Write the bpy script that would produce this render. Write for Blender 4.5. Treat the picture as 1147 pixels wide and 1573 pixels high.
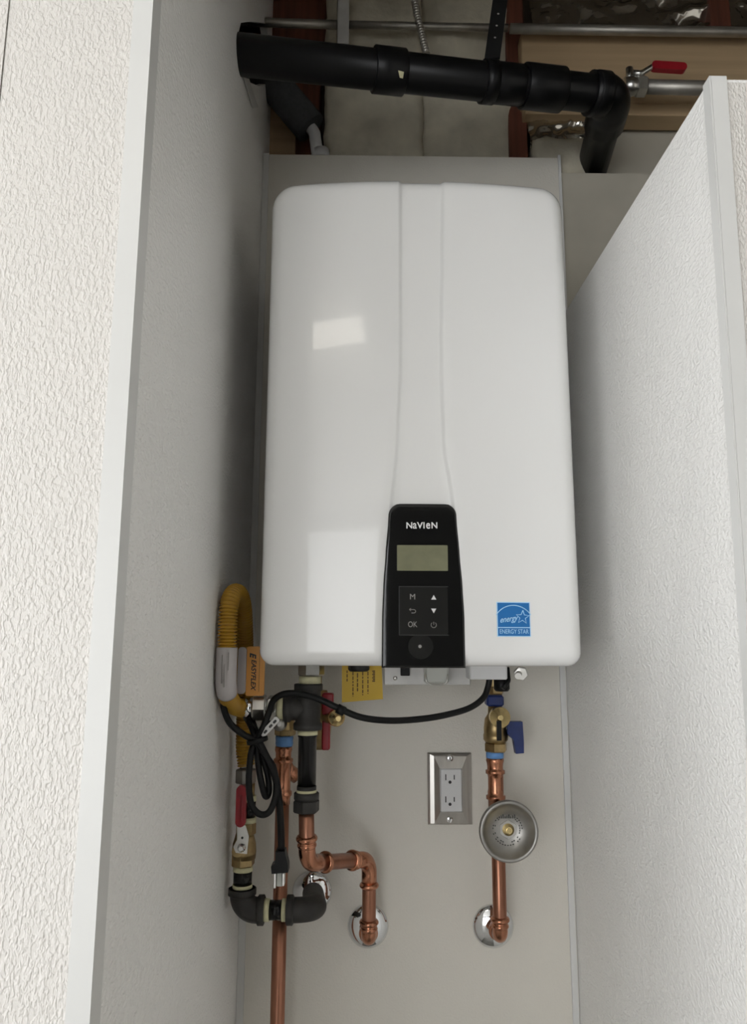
import bpy, math, random
from mathutils import Vector, Matrix, noise
random.seed(7)
S = bpy.context.scene
COL = S.collection
for o in list(bpy.data.objects):
    bpy.data.objects.remove(o, do_unlink=True)

# ------------------------------------------------------------------ camera
F_PX, CX, CY = 1150.0, 573.5, 786.5          # photo 1147 x 1573
_up = Vector((595 - CX, -5780 - CY, F_PX)).normalized()
_yv = Vector((556 - CX, 988 - CY, F_PX)).normalized()
_yv = (_yv - _up * _yv.dot(_up)).normalized()
_xv = _yv.cross(_up)
CAM_POS = Vector((0, 0, 1.4))
cam_data = bpy.data.cameras.new('camera')
cam_data.sensor_fit = 'VERTICAL'
cam_data.sensor_height = 24.0
cam_data.sensor_width = 24.0 * 1147 / 1573
cam_data.lens = F_PX / 1573 * 24.0
cam_data.clip_start = 0.02
cam = bpy.data.objects.new('camera', cam_data)
COL.objects.link(cam)
_r = Vector((_xv[0], _yv[0], _up[0]))
_d = Vector((_xv[1], _yv[1], _up[1]))
_f = Vector((_xv[2], _yv[2], _up[2]))
cam.matrix_world = Matrix(((_r.x, -_d.x, -_f.x, CAM_POS.x), (_r.y, -_d.y, -_f.y, CAM_POS.y),
                           (_r.z, -_d.z, -_f.z, CAM_POS.z), (0, 0, 0, 1)))
S.camera = cam

# ------------------------------------------------------------------ world, light, exposure
W = bpy.data.worlds.new('daylight')
S.world = W
W.use_nodes = True
_bg = W.node_tree.nodes['Background']
_bg.inputs[0].default_value = (0.97, 0.985, 1.0, 1)
_bg.inputs[1].default_value = 3.95
S.view_settings.view_transform = 'Standard'
S.view_settings.look = 'None'
S.view_settings.gamma = 1.0
S.view_settings.use_curve_mapping = False
S.view_settings.exposure = 0.0


def ray(px, py):
    v = Vector((px - CX, py - CY, F_PX))
    return Vector((_xv.dot(v), _yv.dot(v), _up.dot(v)))


def P(px, py, y):
    d = ray(px, py)
    return CAM_POS + d * (y / d.y)


def PX(px, py, x):
    d = ray(px, py)
    return CAM_POS + d * (x / d.x)


# ------------------------------------------------------------------ materials
def rgb(r, g, b):
    def c(v):
        v /= 255.0
        return v / 12.92 if v <= 0.04045 else ((v + 0.055) / 1.055) ** 2.4
    return (c(r), c(g), c(b), 1)


def mat(name, color, rough=0.5, metal=0.0, var=0.06, vscale=30.0, bump=0.0, bscale=200.0, bdist=0.001,
        coat=0.0, spec=0.5, stretch=(1, 1, 1), kind='noise', aniso=0.0, detail=3.0, rvar=0.0, trans=0.0):
    m = bpy.data.materials.new(name)
    m.use_nodes = True
    nt = m.node_tree
    b = nt.nodes['Principled BSDF']
    N = nt.nodes.new
    tc = N('ShaderNodeTexCoord')
    mp = N('ShaderNodeMapping')
    mp.inputs['Scale'].default_value = stretch
    nt.links.new(tc.outputs['Object'], mp.inputs[0])
    n = N('ShaderNodeTexNoise')
    n.inputs['Scale'].default_value = vscale
    n.inputs['Detail'].default_value = detail
    nt.links.new(mp.outputs[0], n.inputs['Vector'])
    r = N('ShaderNodeValToRGB')
    r.color_ramp.elements[0].position = 0.3
    r.color_ramp.elements[1].position = 0.7
    r.color_ramp.elements[0].color = tuple(max(0, c * (1 - var)) for c in color[:3]) + (1,)
    r.color_ramp.elements[1].color = tuple(min(1, c * (1 + var)) for c in color[:3]) + (1,)
    nt.links.new(n.outputs[0], r.inputs[0])
    nt.links.new(r.outputs[0], b.inputs['Base Color'])
    b.inputs['Roughness'].default_value = rough
    b.inputs['Metallic'].default_value = metal
    b.inputs['Specular IOR Level'].default_value = spec
    if coat:
        b.inputs['Coat Weight'].default_value = coat
        b.inputs['Coat Roughness'].default_value = 0.04
    if trans:
        b.inputs['Transmission Weight'].default_value = trans
    if rvar:
        mr = N('ShaderNodeMapRange')
        mr.inputs[3].default_value = max(0.02, rough - rvar)
        mr.inputs[4].default_value = min(1, rough + rvar)
        nt.links.new(n.outputs[0], mr.inputs[0])
        nt.links.new(mr.outputs[0], b.inputs['Roughness'])
    if bump:
        bp = N('ShaderNodeBump')
        bp.inputs['Strength'].default_value = bump
        bp.inputs['Distance'].default_value = bdist
        if kind == 'pebble':
            n2 = N('ShaderNodeTexNoise')
            n2.inputs['Scale'].default_value = bscale
            n2.inputs['Detail'].default_value = 1.5
            n2.inputs['Distortion'].default_value = 0.25
            n2.inputs['Roughness'].default_value = 0.45
            rr = N('ShaderNodeValToRGB')
            rr.color_ramp.interpolation = 'EASE'
            rr.color_ramp.elements[0].position = 0.34
            rr.color_ramp.elements[1].position = 0.72
            nt.links.new(mp.outputs[0], n2.inputs['Vector'])
            nt.links.new(n2.outputs[0], rr.inputs[0])
            nt.links.new(rr.outputs[0], bp.inputs['Height'])
        else:
            n2 = N('ShaderNodeTexNoise')
            n2.inputs['Scale'].default_value = bscale
            n2.inputs['Detail'].default_value = 4
            nt.links.new(mp.outputs[0], n2.inputs['Vector'])
            nt.links.new(n2.outputs[0], bp.inputs['Height'])
        nt.links.new(bp.outputs[0], b.inputs['Normal'])
    return m


M = {}
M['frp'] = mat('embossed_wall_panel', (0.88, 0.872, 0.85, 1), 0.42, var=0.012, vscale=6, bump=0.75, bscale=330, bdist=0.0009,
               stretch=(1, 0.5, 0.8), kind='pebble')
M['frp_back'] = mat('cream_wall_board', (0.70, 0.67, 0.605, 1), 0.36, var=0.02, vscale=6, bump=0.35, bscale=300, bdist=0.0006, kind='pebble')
M['frp_front'] = mat('coarse_embossed_panel', (0.69, 0.665, 0.63, 1), 0.45, var=0.012, vscale=5, bump=0.6, bscale=390, bdist=0.0013,
                     stretch=(1, 1, 0.52), kind='pebble')
M['trim'] = mat('white_vinyl_trim', (0.67, 0.67, 0.655, 1), 0.35, var=0.01)
M['drywall'] = mat('primed_drywall', (0.46, 0.43, 0.36, 1), 0.85, var=0.08, vscale=9, bump=0.1, bscale=120)
M['concrete'] = mat('concrete_floor', (0.30, 0.29, 0.27, 1), 0.8, var=0.15, vscale=4, bump=0.2, bscale=40)
M['paint'] = mat('white_room_paint', (0.74, 0.72, 0.68, 1), 0.7, var=0.02, bump=0.05, bscale=150)
M['rear'] = mat('dim_rear_wall', (0.10, 0.10, 0.095, 1), 0.8, var=0.1)
M['header'] = mat('brown_board', (0.16, 0.13, 0.10, 1), 0.8, var=0.15)
M['enamel'] = mat('white_enamel', (0.85, 0.85, 0.84, 1), 0.22, var=0.008, vscale=3, coat=0.5, bump=0.04, bscale=26, bdist=0.002, detail=1)
M['piano'] = mat('black_glossy_plastic', (0.006, 0.006, 0.006, 1), 0.05, var=0.05, bump=0.03, bscale=30, bdist=0.002)
M['piano2'] = mat('black_membrane', (0.016, 0.016, 0.015, 1), 0.14, var=0.05)
M['lcd'] = mat('lcd_glass', rgb(128, 128, 104), 0.08, var=0.10, vscale=60)
M['print_white'] = mat('white_print', (0.80, 0.80, 0.80, 1), 0.5, var=0.01)
M['print_grey'] = mat('grey_print', (0.32, 0.31, 0.29, 1), 0.5, var=0.01)
M['print_black'] = mat('black_print', (0.02, 0.02, 0.02, 1), 0.5, var=0.01)
M['print_brown'] = mat('brown_print', (0.13, 0.07, 0.012, 1), 0.6, var=0.02)
M['blue_print'] = mat('blue_sticker', rgb(30, 112, 182), 0.35, var=0.02)
M['sky_print'] = mat('pale_blue_print', rgb(178, 222, 252), 0.4, var=0.01)
M['copper'] = mat('copper', (0.47, 0.215, 0.13, 1), 0.24, 1.0, var=0.22, vscale=45, rvar=0.1, stretch=(1, 1, 0.4))
M['copper_dull'] = mat('dull_copper', (0.36, 0.17, 0.11, 1), 0.33, 1.0, var=0.22, vscale=38, rvar=0.1, stretch=(1, 1, 0.3))
M['brass'] = mat('cast_brass', (0.38, 0.28, 0.14, 1), 0.38, 1.0, var=0.2, vscale=80, bump=0.15, bscale=300, bdist=0.0005)
M['brass_bright'] = mat('bright_brass', (0.78, 0.61, 0.30, 1), 0.25, 1.0, var=0.12, vscale=120)
M['chrome'] = mat('chrome', (0.78, 0.79, 0.80, 1), 0.06, 1.0, var=0.02)
M['steel'] = mat('zinc_plated_steel', (0.62, 0.61, 0.58, 1), 0.28, 1.0, var=0.1, vscale=60)
M['stainless'] = mat('brushed_stainless', (0.50, 0.48, 0.45, 1), 0.30, 1.0, var=0.08, vscale=90, stretch=(1, 1, 0.05))
M['spun'] = mat('spun_metal', (0.36, 0.35, 0.33, 1), 0.42, 1.0, var=0.08, vscale=50)
M['iron'] = mat('malleable_iron', (0.034, 0.032, 0.030, 1), 0.55, 0.3, var=0.2, vscale=70, bump=0.35, bscale=350, bdist=0.0006)
M['iron_pipe'] = mat('black_lacquered_pipe', (0.008, 0.008, 0.008, 1), 0.22, 0.0, var=0.3, vscale=40, spec=0.3)
M['hose'] = mat('yellow_hose_coating', (0.43, 0.235, 0.016, 1), 0.38, var=0.12, vscale=40)
M['sleeve'] = mat('clear_label_sleeve', (0.50, 0.47, 0.47, 1), 0.22, var=0.08, vscale=60, stretch=(1, 1, 0.15))
M['orange'] = mat('orange_tag', (0.66, 0.29, 0.04, 1), 0.4, var=0.05)
M['yellow'] = mat('yellow_card', (0.62, 0.40, 0.028, 1), 0.5, var=0.05)
M['red'] = mat('red_vinyl', (0.32, 0.011, 0.020, 1), 0.36, var=0.12, vscale=60)
M['blue'] = mat('blue_vinyl', (0.008, 0.023, 0.125, 1), 0.36, var=0.15, vscale=60)
M['paste'] = mat('pale_thread_tape', (0.66, 0.63, 0.40, 1), 0.7, var=0.08, vscale=150, bump=0.3, bscale=500)
M['blue_tape'] = mat('blue_thread_tape', (0.14, 0.32, 0.66, 1), 0.5, var=0.12, vscale=120)
M['rubber'] = mat('black_cord_rubber', (0.006, 0.006, 0.006, 1), 0.42, var=0.2, spec=0.22)
M['plastic_white'] = mat('white_plastic', (0.68, 0.68, 0.68, 1), 0.38, var=0.01)
M['plastic_clear'] = mat('cloudy_plastic', (0.50, 0.51, 0.47, 1), 0.3, var=0.04)
M['galv'] = mat('galvanised_sheet', (0.58, 0.57, 0.55, 1), 0.4, 0.15, var=0.08, vscale=40)
M['abs'] = mat('black_abs_pipe', (0.006, 0.006, 0.0066, 1), 0.34, var=0.3, vscale=12, spec=0.25)
M['foam'] = mat('grey_foam_insulation', (0.070, 0.072, 0.078, 1), 0.9, var=0.12, vscale=150, bump=0.4, bscale=400)
M['emt'] = mat('dull_galvanised_conduit', (0.42, 0.40, 0.36, 1), 0.45, 0.8, var=0.15, vscale=25)
M['wood'] = mat('pale_timber', (0.50, 0.36, 0.21, 1), 0.7, var=0.14, vscale=14, stretch=(0.15, 1, 3), bump=0.15, bscale=60)
M['stud'] = mat('red_brown_timber', (0.14, 0.045, 0.025, 1), 0.75, var=0.3, vscale=25, stretch=(3, 1, 0.2))
M['batt'] = mat('cream_insulation', (0.54, 0.50, 0.40, 1), 0.95, var=0.18, vscale=14, bump=0.6, bscale=60, bdist=0.004)
M['foil'] = mat('crinkled_foil', (0.62, 0.60, 0.55, 1), 0.16, 1.0, var=0.1, vscale=20, bump=0.15, bscale=30, bdist=0.003)
M['strap'] = mat('dark_painted_strap', (0.020, 0.020, 0.021, 1), 0.4, 0.3, var=0.2)
M['lamp'] = mat('lamp_housing', (0.8, 0.8, 0.8, 1), 0.4, var=0.01)


# ------------------------------------------------------------------ mesh helpers
class MB:
    def __init__(self):
        self.v, self.f, self.s = [], [], []

    def add(self, verts, faces, smooth=True):
        k = len(self.v)
        self.v += [Vector(p) for p in verts]
        self.f += [tuple(i + k for i in f) for f in faces]
        self.s += [smooth] * len(faces)
        return self

    def box(self, lo, hi, bev=0.0):
        x0, y0, z0 = lo
        x1, y1, z1 = hi
        if bev <= 0:
            vs = [(x, y, z) for z in (z0, z1) for y in (y0, y1) for x in (x0, x1)]
            fs = [(0, 2, 3, 1), (4, 5, 7, 6), (0, 1, 5, 4), (2, 6, 7, 3), (0, 4, 6, 2), (1, 3, 7, 5)]
            return self.add(vs, fs, False)
        b = bev
        # chamfered box: 24 verts
        vs, idx = [], {}
        for sx in (0, 1):
            for sy in (0, 1):
                for sz in (0, 1):
                    c = [(x0, x1)[sx], (y0, y1)[sy], (z0, z1)[sz]]
                    d = [(b, -b)[sx], (b, -b)[sy], (b, -b)[sz]]
                    for ax in range(3):
                        p = list(c)
                        for k in range(3):
                            if k != ax:
                                p[k] += d[k]
                        idx[(sx, sy, sz, ax)] = len(vs)
                        vs.append(p)
        fs = []
        for ax in range(3):
            for s in (0, 1):
                q = []
                for (a, c) in ((0, 0), (1, 0), (1, 1), (0, 1)):
                    k = [0, 0, 0]
                    k[ax] = s
                    k[(ax + 1) % 3] = a
                    k[(ax + 2) % 3] = c
                    q.append(idx[(k[0], k[1], k[2], ax)])
                fs.append(tuple(q if s else q[::-1]))
        for ax in range(3):
            a1, a2 = (ax + 1) % 3, (ax + 2) % 3
            for s1 in (0, 1):
                for s2 in (0, 1):
                    k0 = [0, 0, 0]
                    k0[a1], k0[a2] = s1, s2
                    k1 = list(k0)
                    k1[ax] = 1
                    q = [idx[tuple(k0) + (a1,)], idx[tuple(k1) + (a1,)], idx[tuple(k1) + (a2,)], idx[tuple(k0) + (a2,)]]
                    fs.append(tuple(q if (s1 != s2) else q[::-1]))
        for sx in (0, 1):
            for sy in (0, 1):
                for sz in (0, 1):
                    q = [idx[(sx, sy, sz, a)] for a in range(3)]
                    fs.append(tuple(q if (sx + sy + sz) % 2 else q[::-1]))
        return self.add(vs, fs, False)

    def tube(self, path, r, seg=16, caps=True, smooth=True):
        path = [Vector(p) for p in path]
        n = len(path)
        rad = r if isinstance(r, (list, tuple)) else [r] * n
        t0 = (path[1] - path[0]).normalized()
        ref = Vector((0, 0, 1)) if abs(t0.z) < 0.9 else Vector((1, 0, 0))
        u = (ref - t0 * ref.dot(t0)).normalized()
        vs, fs = [], []
        for i in range(n):
            if i == 0:
                t = t0
            elif i == n - 1:
                t = (path[-1] - path[-2]).normalized()
            else:
                a = (path[i] - path[i - 1])
                b = (path[i + 1] - path[i])
                t = (a.normalized() + b.normalized()) if a.length > 1e-9 and b.length > 1e-9 else t0
                t = t.normalized() if t.length > 1e-6 else t0
            u = (u - t * u.dot(t))
            u = u.normalized() if u.length > 1e-6 else t.orthogonal().normalized()
            w = t.cross(u)
            t0 = t
            for k in range(seg):
                a = 2 * math.pi * k / seg
                vs.append(path[i] + (u * math.cos(a) + w * math.sin(a)) * rad[i])
        for i in range(n - 1):
            for k in range(seg):
                k2 = (k + 1) % seg
                fs.append((i * seg + k, i * seg + k2, (i + 1) * seg + k2, (i + 1) * seg + k))
        self.add(vs, fs, smooth)
        if caps:
            base = len(self.v) - len(vs)
            self.f.append(tuple(base + k for k in range(seg))[::-1])
            self.f.append(tuple(base + (n - 1) * seg + k for k in range(seg)))
            self.s += [False, False]
        return self

    def lathe(self, prof, org, axis, seg=32, smooth=True, sides=None, turn=0.0):
        """prof: list of (distance along axis, radius)"""
        org, t = Vector(org), Vector(axis).normalized()
        ref = Vector((0, 0, 1)) if abs(t.z) < 0.9 else Vector((0, -1, 0))
        u = (ref - t * ref.dot(t)).normalized()
        w = t.cross(u)
        seg = sides or seg
        vs, fs = [], []
        for (h, r) in prof:
            for k in range(seg):
                a = 2 * math.pi * k / seg + turn
                vs.append(org + t * h + (u * math.cos(a) + w * math.sin(a)) * max(r, 1e-5))
        n = len(prof)
        for i in range(n - 1):
            for k in range(seg):
                k2 = (k + 1) % seg
                fs.append((i * seg + k, i * seg + k2, (i + 1) * seg + k2, (i + 1) * seg + k))
        self.add(vs, fs, smooth and not sides)
        base = len(self.v) - len(vs)
        self.f.append(tuple(base + k for k in range(seg))[::-1])
        self.f.append(tuple(base + (n - 1) * seg + k for k in range(seg)))
        self.s += [False, False]
        return self

    def hexnut(self, org, axis, length, rad, turn=0.0):
        c = 0.10 * rad
        return self.lathe([(0, rad * 0.9), (c, rad), (length - c, rad), (length, rad * 0.9)], org, axis, sides=6, turn=turn)

    def prism(self, poly, y0, y1, frame=None):
        """poly in (x,z), extruded y0..y1"""
        n = len(poly)
        vs = [Vector((x, y0, z)) for x, z in poly] + [Vector((x, y1, z)) for x, z in poly]
        if frame:
            vs = [frame @ p for p in vs]
        fs = [tuple(range(n)), tuple(range(2 * n - 1, n - 1, -1))]
        for i in range(n):
            j = (i + 1) % n
            fs.append((i, i + n, j + n, j))
        return self.add(vs, fs, False)

    def build(self, name, m, parent=None, root=None):
        me = bpy.data.meshes.new(name)
        if parent is None:
            lo = Vector((min(p.x for p in self.v), min(p.y for p in self.v), min(p.z for p in self.v)))
            hi = Vector((max(p.x for p in self.v), max(p.y for p in self.v), max(p.z for p in self.v)))
            org = Vector(((lo.x + hi.x) / 2, (lo.y + hi.y) / 2, lo.z))
        else:
            org = ORG[parent.name]
        me.from_pydata([tuple(p - org) for p in self.v], [], self.f)
        me.polygons.foreach_set('use_smooth', self.s)
        me.validate()
        import bmesh
        bm = bmesh.new()
        bm.from_mesh(me)
        bmesh.ops.recalc_face_normals(bm, faces=bm.faces)
        bm.to_mesh(me)
        bm.free()
        me.materials.append(M[m])
        o = bpy.data.objects.new(name, me)
        COL.objects.link(o)
        if parent is None:
            o.location = org
        else:
            o.parent = parent
        ORG[o.name] = org
        return o


ORG = {}


def thing(name, label, cat, loc, group=None):
    o = bpy.data.objects.new(name, None)
    o.empty_display_size = 0.02
    COL.objects.link(o)
    o.location = loc
    o['label'], o['category'] = label, cat
    if group:
        o['group'] = group
    ORG[o.name] = Vector(loc)
    return o


def tag(o, label, cat, group=None):
    o['label'], o['category'] = label, cat
    if group:
        o['group'] = group
    return o


def struct(o):
    o['kind'] = 'structure'
    return o


def fillet(pts, rad, seg=10):
    """round the inner corners of a polyline"""
    pts = [Vector(p) for p in pts]
    if not isinstance(rad, (list, tuple)):
        rad = [rad] * len(pts)
    out = [pts[0]]
    for i in range(1, len(pts) - 1):
        a, b, c = pts[i - 1], pts[i], pts[i + 1]
        u, w = (a - b).normalized(), (c - b).normalized()
        ang = u.angle(w)
        r = rad[i]
        d = min(r / math.tan(ang / 2), (a - b).length * 0.95, (c - b).length * 0.95)
        rr = d * math.tan(ang / 2)
        cen = b + (u + w).normalized() * (rr / math.sin(ang / 2))
        p0, p1 = b + u * d, b + w * d
        v0, v1 = p0 - cen, p1 - cen
        for k in range(seg + 1):
            th = v0.angle(v1)
            t = k / seg
            out.append(cen + (v0 * math.sin((1 - t) * th) + v1 * math.sin(t * th)) / math.sin(th))
    out.append(pts[-1])
    return out


def spline(pts, n=10):
    pts = [Vector(p) for p in pts]
    q = [pts[0] * 2 - pts[1]] + pts + [pts[-1] * 2 - pts[-2]]
    out = []
    for i in range(1, len(q) - 2):
        p0, p1, p2, p3 = q[i - 1], q[i], q[i + 1], q[i + 2]
        for k in range(n):
            t = k / n
            out.append(0.5 * ((2 * p1) + (p2 - p0) * t + (2 * p0 - 5 * p1 + 4 * p2 - p3) * t * t + (3 * p1 - p0 - 3 * p2 + p3) * t ** 3))
    out.append(pts[-1])
    return out


def resample(path, step):
    L = [0.0]
    for a, b in zip(path, path[1:]):
        L.append(L[-1] + (b - a).length)
    n = max(2, int(round(L[-1] / step)))
    out, j = [], 0
    for i in range(n + 1):
        s = L[-1] * i / n
        while j < len(L) - 2 and L[j + 1] < s:
            j += 1
        t = (s - L[j]) / max(1e-9, L[j + 1] - L[j])
        out.append(path[j].lerp(path[j + 1], min(1, t)))
    return out


def text(body, size, pos, m, parent, name, roll=0.0, yaw=0.0, sx=1.0, shear=0.0, bold=0.0, depth=0.0001):
    cu = bpy.data.curves.new(name, 'FONT')
    cu.body = body
    cu.size = size
    cu.align_x, cu.align_y = 'CENTER', 'CENTER'
    cu.extrude = depth
    cu.shear = shear
    cu.offset = bold
    t = bpy.data.objects.new(name + '_curve', cu)
    COL.objects.link(t)
    bpy.context.view_layer.update()
    dg = bpy.context.evaluated_depsgraph_get()
    me = bpy.data.meshes.new_from_object(t.evaluated_get(dg))
    bpy.data.objects.remove(t, do_unlink=True)
    me.name = name
    mx = Matrix.Translation(Vector(pos) - ORG[parent.name]) @ Matrix.Rotation(yaw, 4, 'Z') @ Matrix.Rotation(roll, 4, 'Y') \
        @ Matrix.Rotation(math.pi / 2, 4, 'X') @ Matrix.Diagonal((sx, 1, 1, 1))
    me.transform(mx)
    me.materials.clear()
    me.materials.append(M[m])
    o = bpy.data.objects.new(name, me)
    COL.objects.link(o)
    o.parent = parent
    ORG[o.name] = ORG[parent.name]
    return o


# ------------------------------------------------------------------ setting
YB = 1.36                      # back wall
XL, XR = -0.204, 0.364         # alcove sides
YFL, YFR = 0.627, 0.700        # front faces left / right of the alcove
ZP = 1.992                     # top of the right partition

# back panel (embossed board behind the heater)
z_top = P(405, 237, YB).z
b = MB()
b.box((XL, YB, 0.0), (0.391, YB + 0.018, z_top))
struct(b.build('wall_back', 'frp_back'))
# vinyl divider where board meets the right side
b = MB()
b.box((0.389, YB - 0.004, ZP + 0.004), (0.394, YB + 0.018, z_top + 0.004))
struct(b.build('trim_1', 'trim'))
b = MB()
b.box((0.352, YB - 0.004, 0.0), (0.362, YB, ZP - 0.01))
struct(b.build('trim_2', 'trim'))
b = MB()
b.box((XL + 0.0005, YB - 0.004, 0.0), (XL + 0.012, YB, z_top))
struct(b.build('trim_3', 'trim'))

# left inner wall with a cut-out for the drain pipe
hole_px = [(366, 52), (365, 90), (368, 112), (374, 121), (382, 126), (397, 132), (412, 128), (414, 70), (408, 36), (385, 33), (370, 35)]
hole = [PX(px, py, XL) for px, py in hole_px]
import bmesh
bm = bmesh.new()
Z1 = 2.95
outer = [Vector((XL, YFL + 0.004, 0)), Vector((XL, 1.50, 0)), Vector((XL, 1.50, Z1)), Vector((XL, YFL + 0.004, Z1))]
TH = 0.014
for dx in (0, -TH):
    lo = [bm.verts.new(p + Vector((dx, 0, 0))) for p in outer]
    li = [bm.verts.new(p + Vector((dx, 0, 0))) for p in hole]
    es = [bm.edges.new((l[i], l[(i + 1) % len(l)])) for l in (lo, li) for i in range(len(l))]
    bmesh.ops.triangle_fill(bm, use_beauty=True, use_dissolve=False, edges=es)
    if dx == 0:
        k0, h0 = lo, li
    else:
        for a, c in ((k0, lo), (h0, li)):
            for i in range(len(a)):
                j = (i + 1) % len(a)
                bm.faces.new((a[i], a[j], c[j], c[i]))
bmesh.ops.recalc_face_normals(bm, faces=bm.faces)
me = bpy.data.meshes.new('wall_left')
bm.to_mesh(me)
bm.free()
me.materials.append(M['frp'])
wl = bpy.data.objects.new('wall_left', me)
COL.objects.link(wl)
struct(wl)
ORG['wall_left'] = Vector((0, 0, 0))
# torn facing below the hole
b = MB()
fl = [(372, 119), (379, 121), (387, 150), (391, 165), (386, 166), (380, 145)]
pts = [PX(px, py, XL) + Vector((0.0015 + 0.007 * i / 5 * (i < 4), 0, 0)) for i, (px, py) in enumerate(fl)]
n = len(pts)
b.add(pts + [p + Vector((0.0012, 0, 0)) for p in pts], [tuple(range(n)), tuple(range(2 * n - 1, n - 1, -1))] + [(i, (i + 1) % n, (i + 1) % n + n, i + n) for i in range(n)], False)
b.build('torn_facing', 'trim', wl)

# front-left wall, with its corner trim and the joint trim at far left
xj = P(16, 0, YFL).x
b = MB()
b.box((xj, YFL, 0.0), (XL - 0.006, YFL + 0.10, Z1))
struct(b.build('wall_front_left', 'frp_front'))
b = MB()
xt = P(207, 0, YFL).x
poly = [(xt, YFL - 0.003), (XL + 0.0008, YFL - 0.003), (XL + 0.0008, YFL + 0.022), (XL - 0.0002, YFL + 0.022), (XL - 0.0002, YFL + 0.0035), (xt, YFL - 0.0002)]
nn = len(poly)
b.add([(x, y, z) for z in (0, Z1) for x, y in poly], [tuple(range(nn))[::-1], tuple(range(nn, 2 * nn))] + [(i, (i + 1) % nn, (i + 1) % nn + nn, i + nn) for i in range(nn)], False)
struct(b.build('trim_4', 'trim'))
b = MB()
b.box((xj - 0.0009, YFL + 0.004, 0), (xj, YFL + 0.05, Z1))
struct(b.build('trim_5', 'header'))
b = MB()
b.box((-2.3, YFL - 0.001, 0), (xj - 0.001, YFL + 0.10, Z1))
struct(b.build('wall_front_far_left', 'frp_front'))

# right partition: inner face, front edge, front wall to its right
yf = YFR
b = MB()
xt0, xb0 = 0.3665, 0.338       # front edge leans slightly
T = 0.05
vs = [(xb0, yf, 0), (xb0 + T, yf, 0), (XR + T, YB, 0), (XR, YB, 0), (xt0, yf, ZP), (xt0 + T, yf, ZP), (XR + T, YB, ZP), (XR, YB, ZP)]
b.add(vs, [(0, 1, 2, 3), (4, 7, 6, 5), (0, 4, 5, 1), (1, 5, 6, 2), (2, 6, 7, 3), (3, 7, 4, 0)], False)
struct(b.build('wall_right', 'frp'))
b = MB()
w_t = 0.0165
vs = [(xb0, yf - 0.003, 0), (xb0 + w_t, yf - 0.003, 0), (xt0 + w_t, yf - 0.003, ZP + 0.002), (xt0, yf - 0.003, ZP + 0.002)]
vs += [(x, yf - 0.0005, z) for x, y, z in vs]
b.add(vs, [(0, 1, 2, 3), (4, 7, 6, 5), (0, 4, 5, 1), (1, 5, 6, 2), (2, 6, 7, 3), (3, 7, 4, 0)], False)
vs = [(xb0 - 0.002, yf - 0.003, 0), (xb0 - 0.0003, yf - 0.003, 0), (xt0 - 0.0003, yf - 0.003, ZP + 0.002), (xt0 - 0.002, yf - 0.003, ZP + 0.002)]
vs += [(x, yf + 0.012, z) for x, y, z in vs]
b.add(vs, [(0, 1, 2, 3), (4, 7, 6, 5), (0, 4, 5, 1), (1, 5, 6, 2), (2, 6, 7, 3), (3, 7, 4, 0)], False)
struct(b.build('trim_6', 'trim'))
b = MB()
vs = [(xb0 + w_t, yf - 0.001, 0), (1.9, yf - 0.001, 0), (1.9, yf - 0.001, ZP - 0.004), (xt0 + w_t, yf - 0.001, ZP - 0.004)]
vs += [(x + 0.06 * (x < 1), yf + 0.04, z) for x, y, z in vs]
b.add(vs, [(0, 1, 2, 3), (4, 7, 6, 5), (0, 4, 5, 1), (1, 5, 6, 2), (2, 6, 7, 3), (3, 7, 4, 0)], False)
struct(b.build('wall_front_right', 'frp_front'))

# drywall behind the partition and unfinished framing above
zd = P(900, 266, YB + 0.004).z
b = MB()
b.box((0.396, YB + 0.004, 0), (1.9, YB + 0.018, zd))
struct(b.build('wall_back_right', 'drywall'))
b = MB()
b.box((-2.3, 1.50, 0), (1.9, 1.56, Z1))
struct(b.build('wall_outer', 'header'))
b = MB()
b.box((1.9, 0.62, 0), (2.0, 1.56, Z1))
struct(b.build('wall_far_right', 'header'))
b = MB()
b.box((-2.3, 0.56, Z1), (2.0, 1.56, Z1 + 0.05))
struct(b.build('shade_roof', 'header'))  # unseen roof, added to keep the space above the alcove dark

# the room the photographer stands in
ZC = 2.40
b = MB()
b.box((-2.4, -3.6, -0.1), (2.1, 1.56, 0.0))
struct(b.build('floor', 'concrete'))
b = MB()
b.box((-2.4, -3.6, ZC), (2.1, 0.56, ZC + 0.06))
struct(b.build('ceiling', 'paint'))
b = MB()
b.box((-2.4, 0.50, ZC + 0.06), (2.1, 0.56, Z1 + 0.05))
struct(b.build('shade_header', 'paint'))  # unseen header, added to block room light from the upper framing
b = MB()
b.box((2.0, -3.6, 0), (2.1, 0.62, ZC))
struct(b.build('wall_room_right', 'paint'))
b = MB()                       # dim rear wall beside a wide open doorway
b.box((-0.28, -3.6, 0), (2.1, -3.5, ZC))
b.box((-2.4, -3.6, 2.25), (-0.28, -3.5, ZC))
struct(b.build('wall_room_rear', 'rear'))
b = MB()                       # left wall of the room with a wide open doorway
b.box((-2.4, -3.5, 0), (-2.3, -2.9, ZC))
b.box((-2.4, 0.2, 0), (-2.3, 1.56, Z1))
b.box((-2.4, -2.9, 2.15), (-2.3, 0.2, ZC))
struct(b.build('wall_room_left', 'paint'))


# ------------------------------------------------------------------ water heater
HX, HW = 0.080, 0.2190
HZ0, HZ1 = 1.370, 2.079
YF = 1.000
BOW, FR = 0.020, 0.020
heater = thing('water_heater', 'large white wall-hung tankless water heater with black control panel', 'water heater', (HX, 1.17, HZ0))


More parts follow.
